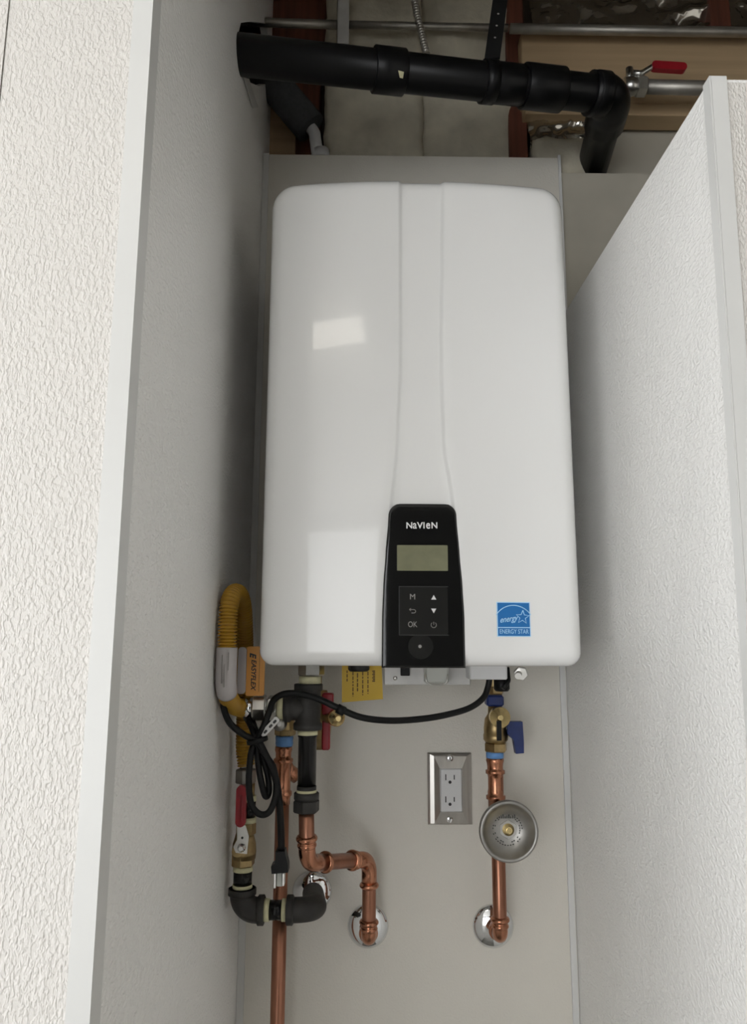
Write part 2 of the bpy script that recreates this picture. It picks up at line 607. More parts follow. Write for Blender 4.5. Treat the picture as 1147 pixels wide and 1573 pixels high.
def lerp_tab(tab, z):
    if z >= tab[0][0]:
        return tab[0][1:]
    for a, c in zip(tab, tab[1:]):
        if z >= c[0]:
            t = (a[0] - z) / (a[0] - c[0])
            t = t * t * (3 - 2 * t) * 0.5 + t * 0.5
            return [p + (q - p) * t for p, q in zip(a[1:], c[1:])]
    return tab[-1][1:]


def zpx(px, py, y):
    return P(px, py, y).z


ch = [(265, 611, 684), (560, 611, 682), (680, 606, 686), (775, 597, 700), (900, 589, 710), (1025, 585, 716)]
CH = [(zpx(645, py, YF), P(a, py, YF).x, P(c, py, YF).x) for py, a, c in ch]


def bow(x):
    return YF + BOW * ((x - HX) / HW) ** 2


def sdf(x, z):
    cz = (HZ0 + HZ1) / 2
    r = 0.036 if z > cz else 0.020
    qx = abs(x - HX) - (HW - r)
    qz = abs(z - cz) - ((HZ1 - HZ0) / 2 - r)
    d = math.hypot(max(qx, 0), max(qz, 0)) + min(max(qx, qz), 0) - r
    return -d


def half_w(z):
    d_top, d_bot = HZ1 - z, z - HZ0
    for d, r in ((d_top, 0.036), (d_bot, 0.020)):
        if d < r:
            return HW - (r - math.sqrt(max(0, r * r - (r - d) ** 2)))
    return HW


dd = [0, .0006, .0018, .0036, .006, .009, .0125, .0165, .021, .027, .036]
rows = [HZ0 + d for d in dd] + [HZ0 + 0.036 + (HZ1 - HZ0 - 0.072) * i / 70 for i in range(1, 70)] + [HZ1 - d for d in dd[::-1]]
RAMP = 0.0075
verts, faces = [], []
ncol = None
for z in rows:
    w = half_w(z)
    xl, xr = lerp_tab(CH, z)
    xs = []
    inner = HX - w + dd[-1]
    xs += [HX - w + d for d in dd]
    xs += [inner + (xl - inner) * i / 12 for i in range(1, 13)]
    xs += [xl + RAMP * i / 6 for i in range(1, 7)]
    a, c = xl + RAMP, xr - RAMP
    xs += [a + (c - a) * i / 8 for i in range(1, 9)]
    xs += [c + RAMP * i / 6 for i in range(1, 7)]
    inner = HX + w - dd[-1]
    xs += [xr + (inner - xr) * i / 12 for i in range(1, 13)]
    xs += [HX + w - d for d in dd[::-1][1:]]
    ncol = len(xs)
    for x in xs:
        d = max(0.0, sdf(x, z))
        y = bow(x)
        if d < FR:
            y += FR - math.sqrt(FR * FR - (FR - d) ** 2)
        t = min(1, max(0, min(x - xl, xr - x) / RAMP))
        y += 0.0055 * (t * t * (3 - 2 * t))
        verts.append((x, y, z))
nr = len(rows)
for i in range(nr - 1):
    for j in range(ncol - 1):
        k = i * ncol + j
        faces.append((k, k + 1, k + ncol + 1, k + ncol))
b = MB().add(verts, faces, True)
rim = [j for j in range(ncol)] + [i * ncol + ncol - 1 for i in range(1, nr)] + [(nr - 1) * ncol + j for j in range(ncol - 2, -1, -1)] + [i * ncol for i in range(nr - 2, 0, -1)]
k = len(verts)
b.v += [Vector((verts[i][0], 1.325, verts[i][2])) for i in rim]
m_ = len(rim)
for i in range(m_):
    j = (i + 1) % m_
    b.f.append((rim[i], rim[j], k + j, k + i))
    b.s.append(True)
b.build('cover', 'enamel', heater)
b = MB().box((HX - HW + 0.012, 1.05, HZ0 + 0.006), (HX + HW - 0.012, 1.322, HZ0 + 0.012))
b.build('base_plate', 'galv', heater)
b = MB().box((HX - 0.19, 1.326, HZ1 - 0.09), (HX + 0.19, YB - 0.0005, HZ1 - 0.04))
b.build('wall_bracket', 'galv', heater)

# control panel
cz0, cz1 = zpx(645, 1026, YF), zpx(645, 774, YF)
PT = [(zpx(645, py, YF), P(a, py, YF).x, P(c, py, YF).x) for py, a, c in
      [(774, 597.5, 700), (800, 596, 701.5), (850, 592, 706), (900, 588.5, 710.5), (950, 586.5, 713.5), (1026, 586, 715)]]
prow = [cz0 + d for d in (0, .0008, .002, .004, .007)] + [cz0 + .007 + (cz1 - cz0 - .021) * i / 24 for i in range(1, 25)] + [cz1 - d for d in (.010, .007, .0045, .0025, .001, 0)]
verts, faces = [], []
pd = [0, .0007, .0018, .0034]


def pan_y(x):
    return bow(x) - 0.0022


for z in prow:
    l, r = lerp_tab(PT, z)
    d = cz1 - z
    rr = 0.015
    if d < rr:
        ins = rr - math.sqrt(max(0, rr * rr - (rr - d) ** 2))
        l, r = l + ins, r - ins
    xs = [l + q for q in pd] + [l + pd[-1] + (r - l - 2 * pd[-1]) * i / 14 for i in range(1, 14)] + [r - q for q in pd[::-1]]
    npc = len(xs)
    for x in xs:
        e = min(x - l, r - x, cz1 - z, z - cz0)
        rr2 = 0.0022
        verts.append((x, pan_y(x) + (rr2 - math.sqrt(max(0, rr2 ** 2 - (rr2 - e) ** 2)) if e < rr2 else 0), z))
for i in range(len(prow) - 1):
    for j in range(npc - 1):
        k = i * npc + j
        faces.append((k, k + 1, k + npc + 1, k + npc))
b = MB().add(verts, faces, True)
nr = len(prow)
rim = [j for j in range(npc)] + [i * npc + npc - 1 for i in range(1, nr)] + [(nr - 1) * npc + j for j in range(npc - 2, -1, -1)] + [i * npc for i in range(nr - 2, 0, -1)]
k = len(verts)
b.v += [Vector((verts[i][0], verts[i][1] + 0.010, verts[i][2])) for i in rim]
for i in range(len(rim)):
    j = (i + 1) % len(rim)
    b.f.append((rim[i], rim[j], k + j, k + i))
    b.s.append(False)
cp = b.build('control_panel', 'piano', heater)


def rrect(x0, x1, z0, z1, r, seg=5):
    out = []
    for cx, cz, a0 in ((x1 - r, z1 - r, 0), (x0 + r, z1 - r, 90), (x0 + r, z0 + r, 180), (x1 - r, z0 + r, 270)):
        for i in range(seg + 1):
            a = math.radians(a0 + 90 * i / seg)
            out.append((cx + r * math.cos(a), cz + r * math.sin(a)))
    return out


def pxr(x0, x1, y0, y1, y=YF):
    a, c = P(x0, y1, y), P(x1, y0, y)
    return a.x, c.x, a.z, c.z


YPN = YF - 0.0022
x0, x1, z0, z1 = pxr(609.5, 687, 838, 877)
MB().prism(rrect(x0, x1, z0, z1, 0.001), YPN - 0.0006, YPN + 0.001).build('display', 'lcd', cp)
x0, x1, z0, z1 = pxr(613.5, 687, 902, 975)
MB().prism(rrect(x0, x1, z0, z1, 0.002), YPN - 0.0005, YPN + 0.001).build('keypad', 'piano2', cp)
t = 0.0009
b = MB()
for lo, hi in (((x0 - t, z0 - t), (x1 + t, z0)), ((x0 - t, z1), (x1 + t, z1 + t)), ((x0 - t, z0), (x0, z1))):
    b.box((lo[0], YPN - 0.0008, lo[1]), (hi[0], YPN + 0.001, hi[1]))
b.build('keypad_border', 'print_black', cp)
for ch_, lx, sz, dz, sxx in (('N', -19.5, 0.0118, 0, 1.0), ('a', -11.2, 0.0158, 0.0009, 0.80), ('V', -3.2, 0.0118, 0, 1.0), ('I', 3.0, 0.0118, 0, 1.0), ('e', 9.3, 0.0158, 0.0009, 0.80), ('N', 19.0, 0.0118, 0, 1.0)):
    text(ch_, sz, P(648 + lx, 807.5, YPN - 0.0004) + Vector((0, 0, dz)), 'print_white', cp, 'maker_lettering', sx=sxx, bold=0.00025)
YK = YPN - 0.0007
text('M', 0.0105, P(633.5, 917, YK), 'print_grey', cp, 'key_symbol')
text('OK', 0.0105, P(633.5, 959.5, YK), 'print_grey', cp, 'key_symbol', sx=0.8)


def tri(px, py, s, up):
    c = P(px, py, YK)
    q = [(c.x - s, c.z - s * 0.9 * up), (c.x + s, c.z - s * 0.9 * up), (c.x, c.z + s * 0.9 * up)]
    MB().prism(q, YK - 0.0001, YK + 0.0001).build('key_symbol', 'print_white', cp)


tri(666, 917.5, 0.0034, 1)
tri(666, 938.5, 0.0034, -1)
c = P(666, 960, YK)
arc = [(c.x + 0.0035 * math.sin(a), YK, c.z + 0.0035 * math.cos(a)) for a in [math.radians(35 + 290 * i / 16) for i in range(17)]]
MB().tube(arc, 0.0004, 6).tube([(c.x, YK, c.z), (c.x, YK, c.z + 0.0042)], 0.0004, 6).build('key_symbol', 'print_grey', cp)
c = P(633.5, 938.5, YK)
pth = [(c.x - 0.004, YK, c.z + 0.0018), (c.x + 0.0018, YK, c.z + 0.0018)] + [(c.x + 0.0018 + 0.0022 * math.sin(a), YK, c.z - 0.0004 + 0.0022 * math.cos(a)) for a in [math.radians(20 * i) for i in range(1, 10)]] + [(c.x - 0.0015, YK, c.z - 0.0026)]
MB().tube(pth, 0.0004, 6).tube([(c.x - 0.0022, YK, c.z + 0.0036), (c.x - 0.0042, YK, c.z + 0.0018), (c.x - 0.0022, YK, c.z)], 0.0004, 6).build('key_symbol', 'print_grey', cp)
c = P(646, 993, YPN)
MB().lathe([(0, 0.0165), (0.0005, 0.0165)], c + Vector((0, 0.0002, 0)), (0, -1, 0), 40).build('reflection_disc', 'piano2', cp)  # disc and dot stand in for a reflection on the glossy panel
MB().lathe([(0, 0.0022), (0.0004, 0.0022)], c + Vector((-0.001, -0.0004, 0)), (0, -1, 0), 16).build('reflection_dot', 'print_grey', cp)

# efficiency sticker
sx0, sx1, sz0, sz1 = pxr(763, 814, 925, 978, 1.006)
sc = Vector(((sx0 + sx1) / 2, 0, (sz0 + sz1) / 2))
slope = 2 * BOW * (sc.x - HX) / HW ** 2
sy = bow(sc.x) - 0.0008
hw, hh = (sx1 - sx0) / 2, (sz1 - sz0) / 2
FRM = Matrix.Translation((sc.x, sy, sc.z)) @ Matrix.Rotation(math.atan(slope), 4, 'Z')
st = MB().prism(rrect(-hw, hw, -hh, hh, 0.0006), -0.0002, 0.0006, FRM).build('efficiency_sticker', 'sky_print', heater)
st['label'] = 'square blue sticker with white star'
q = 0.0011
zl = -hh + 0.012
MB().prism(rrect(-hw + q, hw - q, zl + 0.0006, hh - q, 0.0003), -0.0004, 0.0, FRM).build('sticker_field', 'blue_print', st)
MB().prism(rrect(-hw + q, hw - q, -hh + q, zl - 0.0006, 0.0003), -0.0004, 0.0, FRM).build('sticker_band', 'blue_print', st)
text('ENERGY STAR', 0.0083, FRM @ Vector((0, -0.0006, (-hh + q + zl) / 2)), 'sky_print', st, 'sticker_lettering', yaw=math.atan(slope), sx=0.76)
text('energy', 0.0108, FRM @ Vector((-0.0078, -0.0006, 0.0002)), 'sky_print', st, 'sticker_script', yaw=math.atan(slope), roll=-0.13, sx=0.82, shear=0.5, bold=0.0001)
arc = []
Rr = 0.0285
for i in range(25):
    a = math.radians(-56 + 112 * i / 24)
    arc.append(FRM @ Vector((Rr * math.sin(a), -0.0004, 0.0185 - Rr + Rr * math.cos(a))))
MB().tube(arc, 0.0006, 6).build('sticker_arc', 'sky_print', st)
star = []
for i in range(11):
    a = math.radians(36 * i + 4)
    r_ = (0.0092, 0.0040)[i % 2]
    star.append(FRM @ Vector((0.0122 + r_ * math.sin(a), -0.0004, 0.0028 + r_ * math.cos(a))))
star = star[:9] + [star[9], star[10]]
MB().tube(star[0:10] + [star[10]], 0.0006, 6).build('sticker_star', 'sky_print', st)

# fittings on the underside
ub = HZ0
b = MB()
a, c = P(590, 1052, 1.20), P(722, 1020, 1.20)
b.box((a.x, 1.20, a.z), (c.x, 1.215, ub + 0.012), 0.001)
b.build('junction_tray', 'galv', heater)
x = P(622, 1032, 1.195)
MB().box((x.x - 0.007, 1.192, x.z - 0.006), (x.x + 0.007, 1.1995, ub + 0.008), 0.0008).build('tray_plug', 'rubber', heater)
x = P(607, 1042, 1.195)
MB().lathe([(0, 0.0032), (0.0015, 0.0032), (0.002, 0.001)], (x.x, 1.1995, x.z), (0, -1, 0), 14).build('tray_screw', 'steel', heater)
a, c = P(652, 1050, 1.17), P(688, 1024, 1.17)
MB().box((a.x, 1.16, a.z), (c.x, 1.19, ub + 0.006), 0.003).build('filter_cap', 'plastic_clear', heater)
pth = [P(652, 1036, 1.157), P(655, 1048, 1.157), P(662, 1052, 1.157), P(680, 1052, 1.157), P(686, 1048, 1.157), P(688, 1036, 1.157)]
MB().tube(fillet(pth, 0.004, 4), 0.0012, 8).build('filter_clip', 'steel', heater)
a, c = P(722, 1044, 1.15), P(779, 1022, 1.15)
MB().box((a.x, 1.15, a.z), (c.x, 1.20, ub + 0.006), 0.002).build('trap_box', 'plastic_white', heater)
x = P(802, 1034, 1.15)
MB().lathe([(0, 0.005), (0.028, 0.005)], (x.x, 1.175, x.z + 0.001), (-0.25, -1, -0.2), 16).hexnut((x.x + 0.002, 1.168, x.z), (-0.25, -1, -0.2), 0.008, 0.011, 0.3).build('drain_screw', 'steel', heater)
b = MB()
b.lathe([(0, 0.0125), (0.02, 0.0125), (0.024, 0.010)], P(770, 1040, 1.21) + Vector((0, 0, 0.002)), (0, 0, -1), 24)
b.tube(fillet([P(779, 1026, 1.205), P(781, 1046, 1.195), P(772, 1058, 1.19)], 0.008, 6), 0.0035, 10)
b.build('drain_grommet', 'rubber', heater)

# ------------------------------------------------------------------ gas line
YT = 1.14
gt = P(473, 1087, YT)
GX = gt.x
GZ = lambda py: zpx(473, py, YT)
tee = thing('gas_inlet_tee', 'dark iron pipe tee with black nipple and coupling under the heater\'s left side', 'pipe fitting', (GX, YT, GZ(1245)))
dn = (0, 0, -1)
b = MB()
zt, zb = GZ(1050), GZ(1121)
b.lathe([(0, 0.0195), (0.001, 0.0212), (0.009, 0.0212), (0.0115, 0.0185), (zt - zb - 0.0115, 0.0185), (zt - zb - 0.009, 0.0212), (zt - zb - 0.001, 0.0212), (zt - zb, 0.0195)], (GX, YT, zt), dn, 32)
xe = P(436, 1087, YT).x
b.lathe([(0, 0.017), (0.018, 0.0180), (GX - xe - 0.011, 0.0185), (GX - xe - 0.009, 0.0212), (GX - xe - 0.001, 0.0212), (GX - xe, 0.0195)], (GX, YT, gt.z), (-1, 0, 0), 32)
b.build('tee_body', 'iron', tee)
text('1', 0.009, (GX + 0.003, YT - 0.0187, GZ(1088)), 'iron', tee, 'casting_mark', roll=math.pi / 2, depth=0.0006)
b = MB().hexnut((GX + 0.004, YT, HZ0 + 0.010), dn, HZ0 + 0.010 - GZ(1038), 0.0195, 0.35)
b.build('union_nut', 'steel', tee)
MB().lathe([(0, 0.016), (0.011, 0.0165)], (GX + 0.002, YT, GZ(1039)), dn, 24).build('thread_tape', 'paste', tee)
MB().lathe([(0, 0.0148), (0.0065, 0.0148)], (GX, YT, GZ(1121.5)), dn, 24).build('thread_tape', 'paste', tee)
MB().lathe([(0, 0.0143), (0.004, 0.0143), (0.005, 0.0134), (GZ(1128) - GZ(1216), 0.0134)], (GX, YT, GZ(1127)), dn, 24).build('nipple', 'iron_pipe', tee)
MB().lathe([(0, 0.0142), (0.008, 0.0142)], (GX, YT, GZ(1207)), dn, 24).build('nipple_collar', 'iron', tee)
MB().lathe([(0, 0.0146), (0.006, 0.0146)], (GX, YT, GZ(1213)), dn, 24).build('thread_tape', 'paste', tee)
b = MB()
zc = GZ(1217)
b.lathe([(0, 0.0170), (0.001, 0.0182), (0.009, 0.0182), (0.010, 0.0165)], (GX, YT, zc), dn, 32)
b.hexnut((GX, YT, zc - 0.010), dn, 0.0175, 0.0192, 0.2)
b.build('coupling', 'iron', tee)
# union on the tee branch
br = (-1, 0, 0)
bx = lambda px: P(px, 1087, YT).x
MB().lathe([(0, 0.0175), (0.006, 0.0182), (bx(437) - bx(427), 0.0165)], (bx(437), YT, gt.z), br, 24).build('thread_tape', 'paste', tee)

# yellow flexible gas hose
hose = thing('gas_hose', 'yellow corrugated flexible gas hose looped up beside the water heater', 'hose', (bx(377), YT, gt.z))
MB().hexnut((bx(427), YT, gt.z), br, bx(427) - bx(412), 0.0185, 0.25).build('adapter_nut', 'steel', hose)
MB().lathe([(0, 0.0125), (0.003, 0.0125), (bx(412) - bx(408), 0.0125)], (bx(412), YT, gt.z), br, 24).build('union_neck', 'chrome', hose)
MB().hexnut((bx(409), YT, gt.z), br, bx(409) - bx(388), 0.0195, 0.45).build('union_nut', 'steel', hose)
MB().lathe([(0, 0.0135), (0.001, 0.0142), (bx(388.5) - bx(378), 0.0142), (bx(388.5) - bx(377), 0.0135)], (bx(388.5), YT, gt.z), br, 24).build('hose_collar', 'chrome', hose)
YV = 1.215
XS = P(376, 1240, YV).x
pts = [Vector((bx(377), YT, gt.z)), Vector((bx(372), YT - 0.002, gt.z - 0.0005)), P(359, 1083, 1.118), P(349, 1071, 1.085), P(346, 1055, 1.065), P(346, 1030, 1.06), P(347, 995, 1.06), P(349, 955, 1.06),
       P(353, 925, 1.065), P(360, 911, 1.085), P(368, 915, 1.11), P(373, 935, 1.13), P(375, 970, 1.15), P(376, 1010, 1.17), P(376, 1060, 1.19), P(376, 1110, 1.205), P(375.5, 1150, 1.213),
       Vector((XS, YV, zpx(376, 1175, YV)))]
for p_ in pts:
    p_.x = max(p_.x, XL + 0.0165)
path = spline(pts, 12)
fine = resample(path, 0.0009)
rad = []
for i in range(len(fine)):
    rad.append(0.0122 + (0.0010, 0.0014, 0.0010, -0.0010, -0.0026)[i % 5])
MB().tube(fine, rad, 18).build('corrugated_tube', 'hose', hose)
# printed sleeve on the front limb
seg = [p for p in resample(path, 0.003)]
fr = [p for p in seg if p.y < 1.075 and zpx(346, 1066, 1.06) < p.z < zpx(346, 993, 1.06)]
slv = MB().tube(fr, 0.0146, 24).build('printed_sleeve', 'sleeve', hose)
slv['label'] = 'pale printed sleeve on the hose'
b = MB()
for (px, y0, y1) in ((341, 1006, 1050), (344.5, 1020, 1056), (351, 1002, 1030)):
    p0, p1 = P(px, y0, 1.0435), P(px, y1, 1.0435)
    b.box((p0.x - 0.0004, 1.0435, p1.z), (p0.x + 0.0004, 1.048, p0.z))
b.build('sleeve_print', 'print_grey', slv)
# orange maker's tag behind the sleeve
tg = thing('hose_tag', 'orange and white plastic hose tag with black lettering beside the heater corner', 'tag', P(388, 1068, 1.12))
ta, tb = P(377, 1069, 1.12), P(407.5, 993, 1.12)
ob = MB().prism(rrect(ta.x, tb.x, ta.z, tb.z, 0.003), 1.119, 1.123).build('tag_card', 'orange', tg)
ta2, tb2 = P(364, 1066, 1.115), P(379, 994, 1.115)
MB().prism(rrect(ta2.x, tb2.x, ta2.z, tb2.z, 0.005), 1.1125, 1.1185).build('tag_sleeve', 'sleeve', tg)
pc = P(389, 1036, 1.1186)
text('EASYFLEX', 0.0098, pc, 'print_black', tg, 'tag_lettering', roll=math.pi / 2, bold=0.0002, shear=0.25)
pc = P(388, 1006, 1.1186)
text('E', 0.0125, pc, 'print_black', tg, 'tag_emblem', roll=math.pi / 2, bold=0.0005, shear=0.3)
pc = P(398, 1030, 1.1188)
MB().box((pc.x, 1.1184, pc.z - 0.03), (pc.x + 0.0004, 1.119, pc.z + 0.03)).build('tag_rule', 'print_brown', tg)

# gas shut-off valve stack
valve = thing('gas_shutoff_valve', 'brass gas shut-off valve with a red lever at lower left', 'valve', (XS, YV, zpx(376, 1330, YV)))
VZ = lambda py: zpx(376, py, YV)
MB().lathe([(0, 0.0095), (0.001, 0.0100), (VZ(1172) - VZ(1182), 0.0100)], (XS, YV, VZ(1171)), dn, 24).build('hose_collar', 'chrome', valve)
MB().hexnut((XS, YV, VZ(1181)), dn, VZ(1181) - VZ(1203), 0.0158, 0.2).build('flare_nut', 'spun', valve)
MB().lathe([(0, 0.0105), (VZ(1203) - VZ(1222), 0.0105)], (XS + 0.004, YV, VZ(1203)), dn, 24).build('flare_adapter', 'brass', valve)
MB().lathe([(0, 0.0120), (0.008, 0.0122)], (XS + 0.005, YV, VZ(1222)), dn, 24).build('thread_tape', 'paste', valve)
MB().lathe([(0, 0.0115), (VZ(1230) - VZ(1256), 0.0115)], (XS + 0.005, YV, VZ(1230)), dn, 24).build('nipple', 'iron_pipe', valve)
MB().lathe([(0, 0.0125), (0.008, 0.0128)], (XS + 0.005, YV, VZ(1255)), dn, 24).build('thread_tape', 'paste', valve)
b = MB()
z = VZ(1263)
h = VZ(1263) - VZ(1330)
b.hexnut((XS + 0.003, YV, z), dn, 0.018, 0.0150, 0.3)
b.lathe([(0.016, 0.0135), (0.022, 0.0150), (0.030, 0.0175), (0.042, 0.0185), (0.052, 0.0175), (h - 0.018, 0.0160)], (XS + 0.001, YV, z), dn, 28)
b.hexnut((XS, YV, z - h + 0.020), dn, 0.020, 0.0178, 0.1)
b.lathe([(0, 0.008), (0.024, 0.008)], (XS - 0.006, YV, VZ(1302)), (0, -1, 0), 20)
b.build('valve_body', 'brass', valve)
hy = YV - 0.030
hp = P(370, 1240, hy)
a, c = P(361.5, 1270, hy), P(379, 1206, hy)
lev = MB().prism([(P(364, 1265, hy).x, P(364, 1268, hy).z), (P(377, 1265, hy).x, P(377, 1268, hy).z), (P(382, 1285, hy).x, P(382, 1285, hy).z), (P(379, 1312, hy).x, P(379, 1312, hy).z),
                  (P(362, 1310, hy).x, P(362, 1310, hy).z), (P(358, 1301, hy).x, P(358, 1301, hy).z), (P(364, 1290, hy).x, P(364, 1290, hy).z)], hy, hy + 0.003).build('lever_plate', 'steel', valve)
grip = MB().prism(rrect(a.x, c.x, a.z, c.z, 0.0075, 8), hy - 0.004, hy + 0.006).build('lever_grip', 'red', valve)
grip['label'] = 'red vinyl grip'
MB().prism(rrect(a.x + 0.005, c.x - 0.005, a.z + 0.006, c.z - 0.014, 0.003, 5), hy - 0.0052, hy - 0.002).build('grip_emboss', 'red', valve)
sc_ = P(371, 1302, hy)
MB().lathe([(0, 0.0062), (0.003, 0.0062), (0.0045, 0.004), (0.0075, 0.004), (0.008, 0.003)], (sc_.x, hy, sc_.z), (0, -1, 0), 20).build('lever_screw', 'chrome', valve)
sc_ = P(372, 1287, hy)
MB().lathe([(0, 0.0018), (0.0006, 0.0018)], (sc_.x, hy, sc_.z), (0, -1, 0), 14).build('lever_hole', 'print_black', valve)

# iron elbows into the wall
ir = thing('gas_iron_elbows', 'black iron elbows carrying the gas line into the wall at lower left', 'pipe', (XS, YV, VZ(1415)))
MB().lathe([(0, 0.0148), (0.007, 0.0150)], (XS, YV, VZ(1330)), dn, 24).build('thread_tape', 'paste', ir)
MB().lathe([(0, 0.0140), (VZ(1337) - VZ(1360), 0.0140)], (XS, YV, VZ(1337)), dn, 24).build('nipple', 'iron_pipe', ir)
MB().lathe([(0, 0.0150), (0.006, 0.0150)], (XS, YV, VZ(1358)), dn, 24).build('thread_tape', 'paste', ir)
zn = VZ(1398)
ex = lambda px: P(px, 1398, YV).x
z0 = VZ(1363.5)
path = fillet([(XS, YV, z0), (XS, YV, zn), (ex(405), YV, zn)], 0.022, 12)
rr = [0.0195] + [0.0182] * (len(path) - 2) + [0.0195]
b = MB().tube(path, rr, 28)
b.lathe([(0, 0.0195), (0.001, 0.0212), (0.009, 0.0212), (0.011, 0.018)], (XS, YV, z0), dn, 28)
b.lathe([(0, 0.018), (0.002, 0.0212), (0.010, 0.0212), (0.011, 0.0195)], (ex(405) - 0.010, YV, zn), (1, 0, 0), 28)
b.build('elbow', 'iron', ir)
MB().lathe([(0, 0.0160), (ex(414) - ex(405.5), 0.0156)], (ex(405.5), YV, zn), (1, 0, 0), 24).build('thread_tape', 'paste', ir)
MB().lathe([(0, 0.0140), (ex(434) - ex(413), 0.0140)], (ex(413), YV, zn), (1, 0, 0), 24).build('nipple', 'iron_pipe', ir)
MB().lathe([(0, 0.0158), (ex(440) - ex(433), 0.0158)], (ex(433), YV, zn), (1, 0, 0), 24).build('thread_tape', 'paste', ir)
fc3 = P(479, 1370, YB)
path = fillet([(ex(440), YV, zn), (ex(485), YV, zn), (fc3.x + 0.002, YB - 0.006, fc3.z)], 0.030, 14)
b = MB().tube(path, 0.0178, 28)
b.lathe([(0, 0.0198), (0.001, 0.0212), (0.009, 0.0212), (0.011, 0.0186)], (ex(440), YV, zn), (1, 0, 0), 28)
b.build('street_elbow', 'iron', ir)


def escutcheon(cen, r, label):
    prof = [(0, r), (0.0015, r), (0.004, r * 0.95), (0.008, r * 0.80), (0.0105, r * 0.60), (0.012, r * 0.48), (0.0125, r * 0.42)]
    o = MB().lathe(prof, (cen.x, YB - 0.0004, cen.z), (0, -1, 0), 48).build('escutcheon', 'chrome')
    return tag(o, label, 'wall plate', 'round chrome escutcheons')


escutcheon(fc3 + Vector((0, 0, 0.001)), 0.0335, 'round chrome escutcheon where the black iron elbow enters the wall')
fc1, fc2 = P(565, 1422, YB), P(757, 1422, YB)
escutcheon(fc1, 0.0345, 'round chrome escutcheon under the S-shaped copper pipe')
escutcheon(fc2, 0.0345, 'round chrome escutcheon below the metal cup at right')

# copper S-bend from the tee to the wall
YC = 1.30
sb = thing('copper_gas_pipe', 'S-shaped copper pipe with press fittings left of the outlet', 'pipe', (GX, 1.2, P(567, 1450, YC).z))
p0 = Vector((GX, YT, zc - 0.024))
p1 = P(476, 1318, YT + 0.02)
p2 = P(566, 1324, 1.285)
pe = Vector((fc1.x + 0.001, YC, fc1.z))
p2.x, p2.y = pe.x, YC - 0.004
p1.z = P(500, 1318, 1.18).z
p2.z = P(550, 1327, 1.27).z
p1.x, p1.y = GX + 0.002, YT + 0.012
pend = Vector((fc1.x, YB - 0.004, fc1.z))
RC = 0.0112
MB().tube(fillet([p0, p1, p2, pe, pend], [0, 0.030, 0.030, 0.016, 0], 12), RC, 20).build('copper_tube', 'copper_dull', sb)


def bead(b, cen, ax, r=0.0122):
    ax = Vector(ax).normalized()
    b.lathe([(-0.0045, r * 0.98), (-0.003, r * 1.16), (-0.001, r * 1.26), (0.001, r * 1.26), (0.003, r * 1.16), (0.0045, r * 0.98)], cen, ax, 24)


def elbow_fit(a, c, d, bend, leg, name, parent, r=0.0124, m='copper'):
    """press elbow around corner c, reaching along a and d"""
    c = Vector(c)
    u, w = (Vector(a) - c).normalized(), (Vector(d) - c).normalized()
    s, e = c + u * leg[0], c + w * leg[1]
    path = fillet([s, c, e], bend, 12)
    b = MB().tube(path, r, 24)
    for q, ax, L in ((s, u, leg[0]), (e, w, leg[1])):
        bead(b, q - ax * 0.004, ax, r)
    bead(b, s - u * 0.0135, u, r * 0.9)
    return b.build(name, m, parent)


elbow_fit(p0, p1, p2, 0.026, (0.040, 0.050), 'press_elbow', sb)
elbow_fit(p1, p2, pe, 0.026, (0.056, 0.044), 'press_elbow', sb)
elbow_fit(p2, pe, pend, 0.015, (0.030, 0.030), 'press_elbow', sb)
ax = (pe - p2).normalized()
q = P(567, 1350, YC)
MB().box((q.x - 0.006, YC - 0.0135, q.z - 0.003), (q.x + 0.006, YC - 0.0105, q.z + 0.003), 0.0005).build('fitting_mark', 'print_black', sb)

# hot water riser behind
YH = 1.270
hx = P(432, 1300, YH).x
HZp = lambda py: zpx(434, py, YH)
hot = thing('copper_hot_riser', 'straight copper riser with blue thread tape running down out of view at left', 'pipe', (hx, YH, 0.0))
MB().tube([(hx, YH, HZp(1140)), (hx, YH, 0.0)], RC, 20).build('copper_tube', 'copper_dull', hot)
b = MB()
zz = HZp(1146)
L_ = HZp(1146) - HZp(1235)
b.lathe([(0, 0.0135), (0.006, 0.0142), (0.010, 0.0128), (0.018, 0.0128), (0.020, 0.0160), (0.025, 0.0160), (0.027, 0.0125), (0.060, 0.0125), (L_ - 0.022, 0.0125), (L_ - 0.019, 0.0150), (L_ - 0.014, 0.0150), (L_ - 0.011, 0.0128), (L_, 0.0125)], (hx, YH, zz), dn, 24)
b.build('press_adapter', 'copper', hot)
q = Vector((hx, YH, HZp(1195)))
b = MB().tube(fillet([q + Vector((0.001, 0, 0.016)), q + Vector((0.001, 0.028, 0.010)), q + Vector((0.020, 0.036, -0.004))], 0.012, 6), 0.0118, 20)
bead(b, q + Vector((0.001, 0.014, 0.013)), (0, 1, -0.2), 0.0118)
b.build('branch_elbow', 'copper', hot)
MB().lathe([(0, 0.0140), (0.003, 0.0147), (0.008, 0.0140), (0.012, 0.0145), (HZp(1130) - HZp(1146), 0.0135)], (hx + 0.001, YH, HZp(1130)), dn, 24).build('thread_tape', 'blue_tape', hot)
b = MB().lathe([(0, 0.0135), (0.012, 0.0150), (0.022, 0.0160), (HZp(1098) - HZp(1124), 0.0160)], (hx + 0.002, YH, HZp(1096)), dn, 24)
b.hexnut((hx + 0.002, YH, HZp(1118)), dn, 0.012, 0.0172, 0.4)
b.tube([(hx - 0.002, YH, HZp(1098)), (P(474, 1094, 1.262).x, 1.262, HZp(1094))], 0.0105, 16)
b.build('brass_union', 'brass', hot)

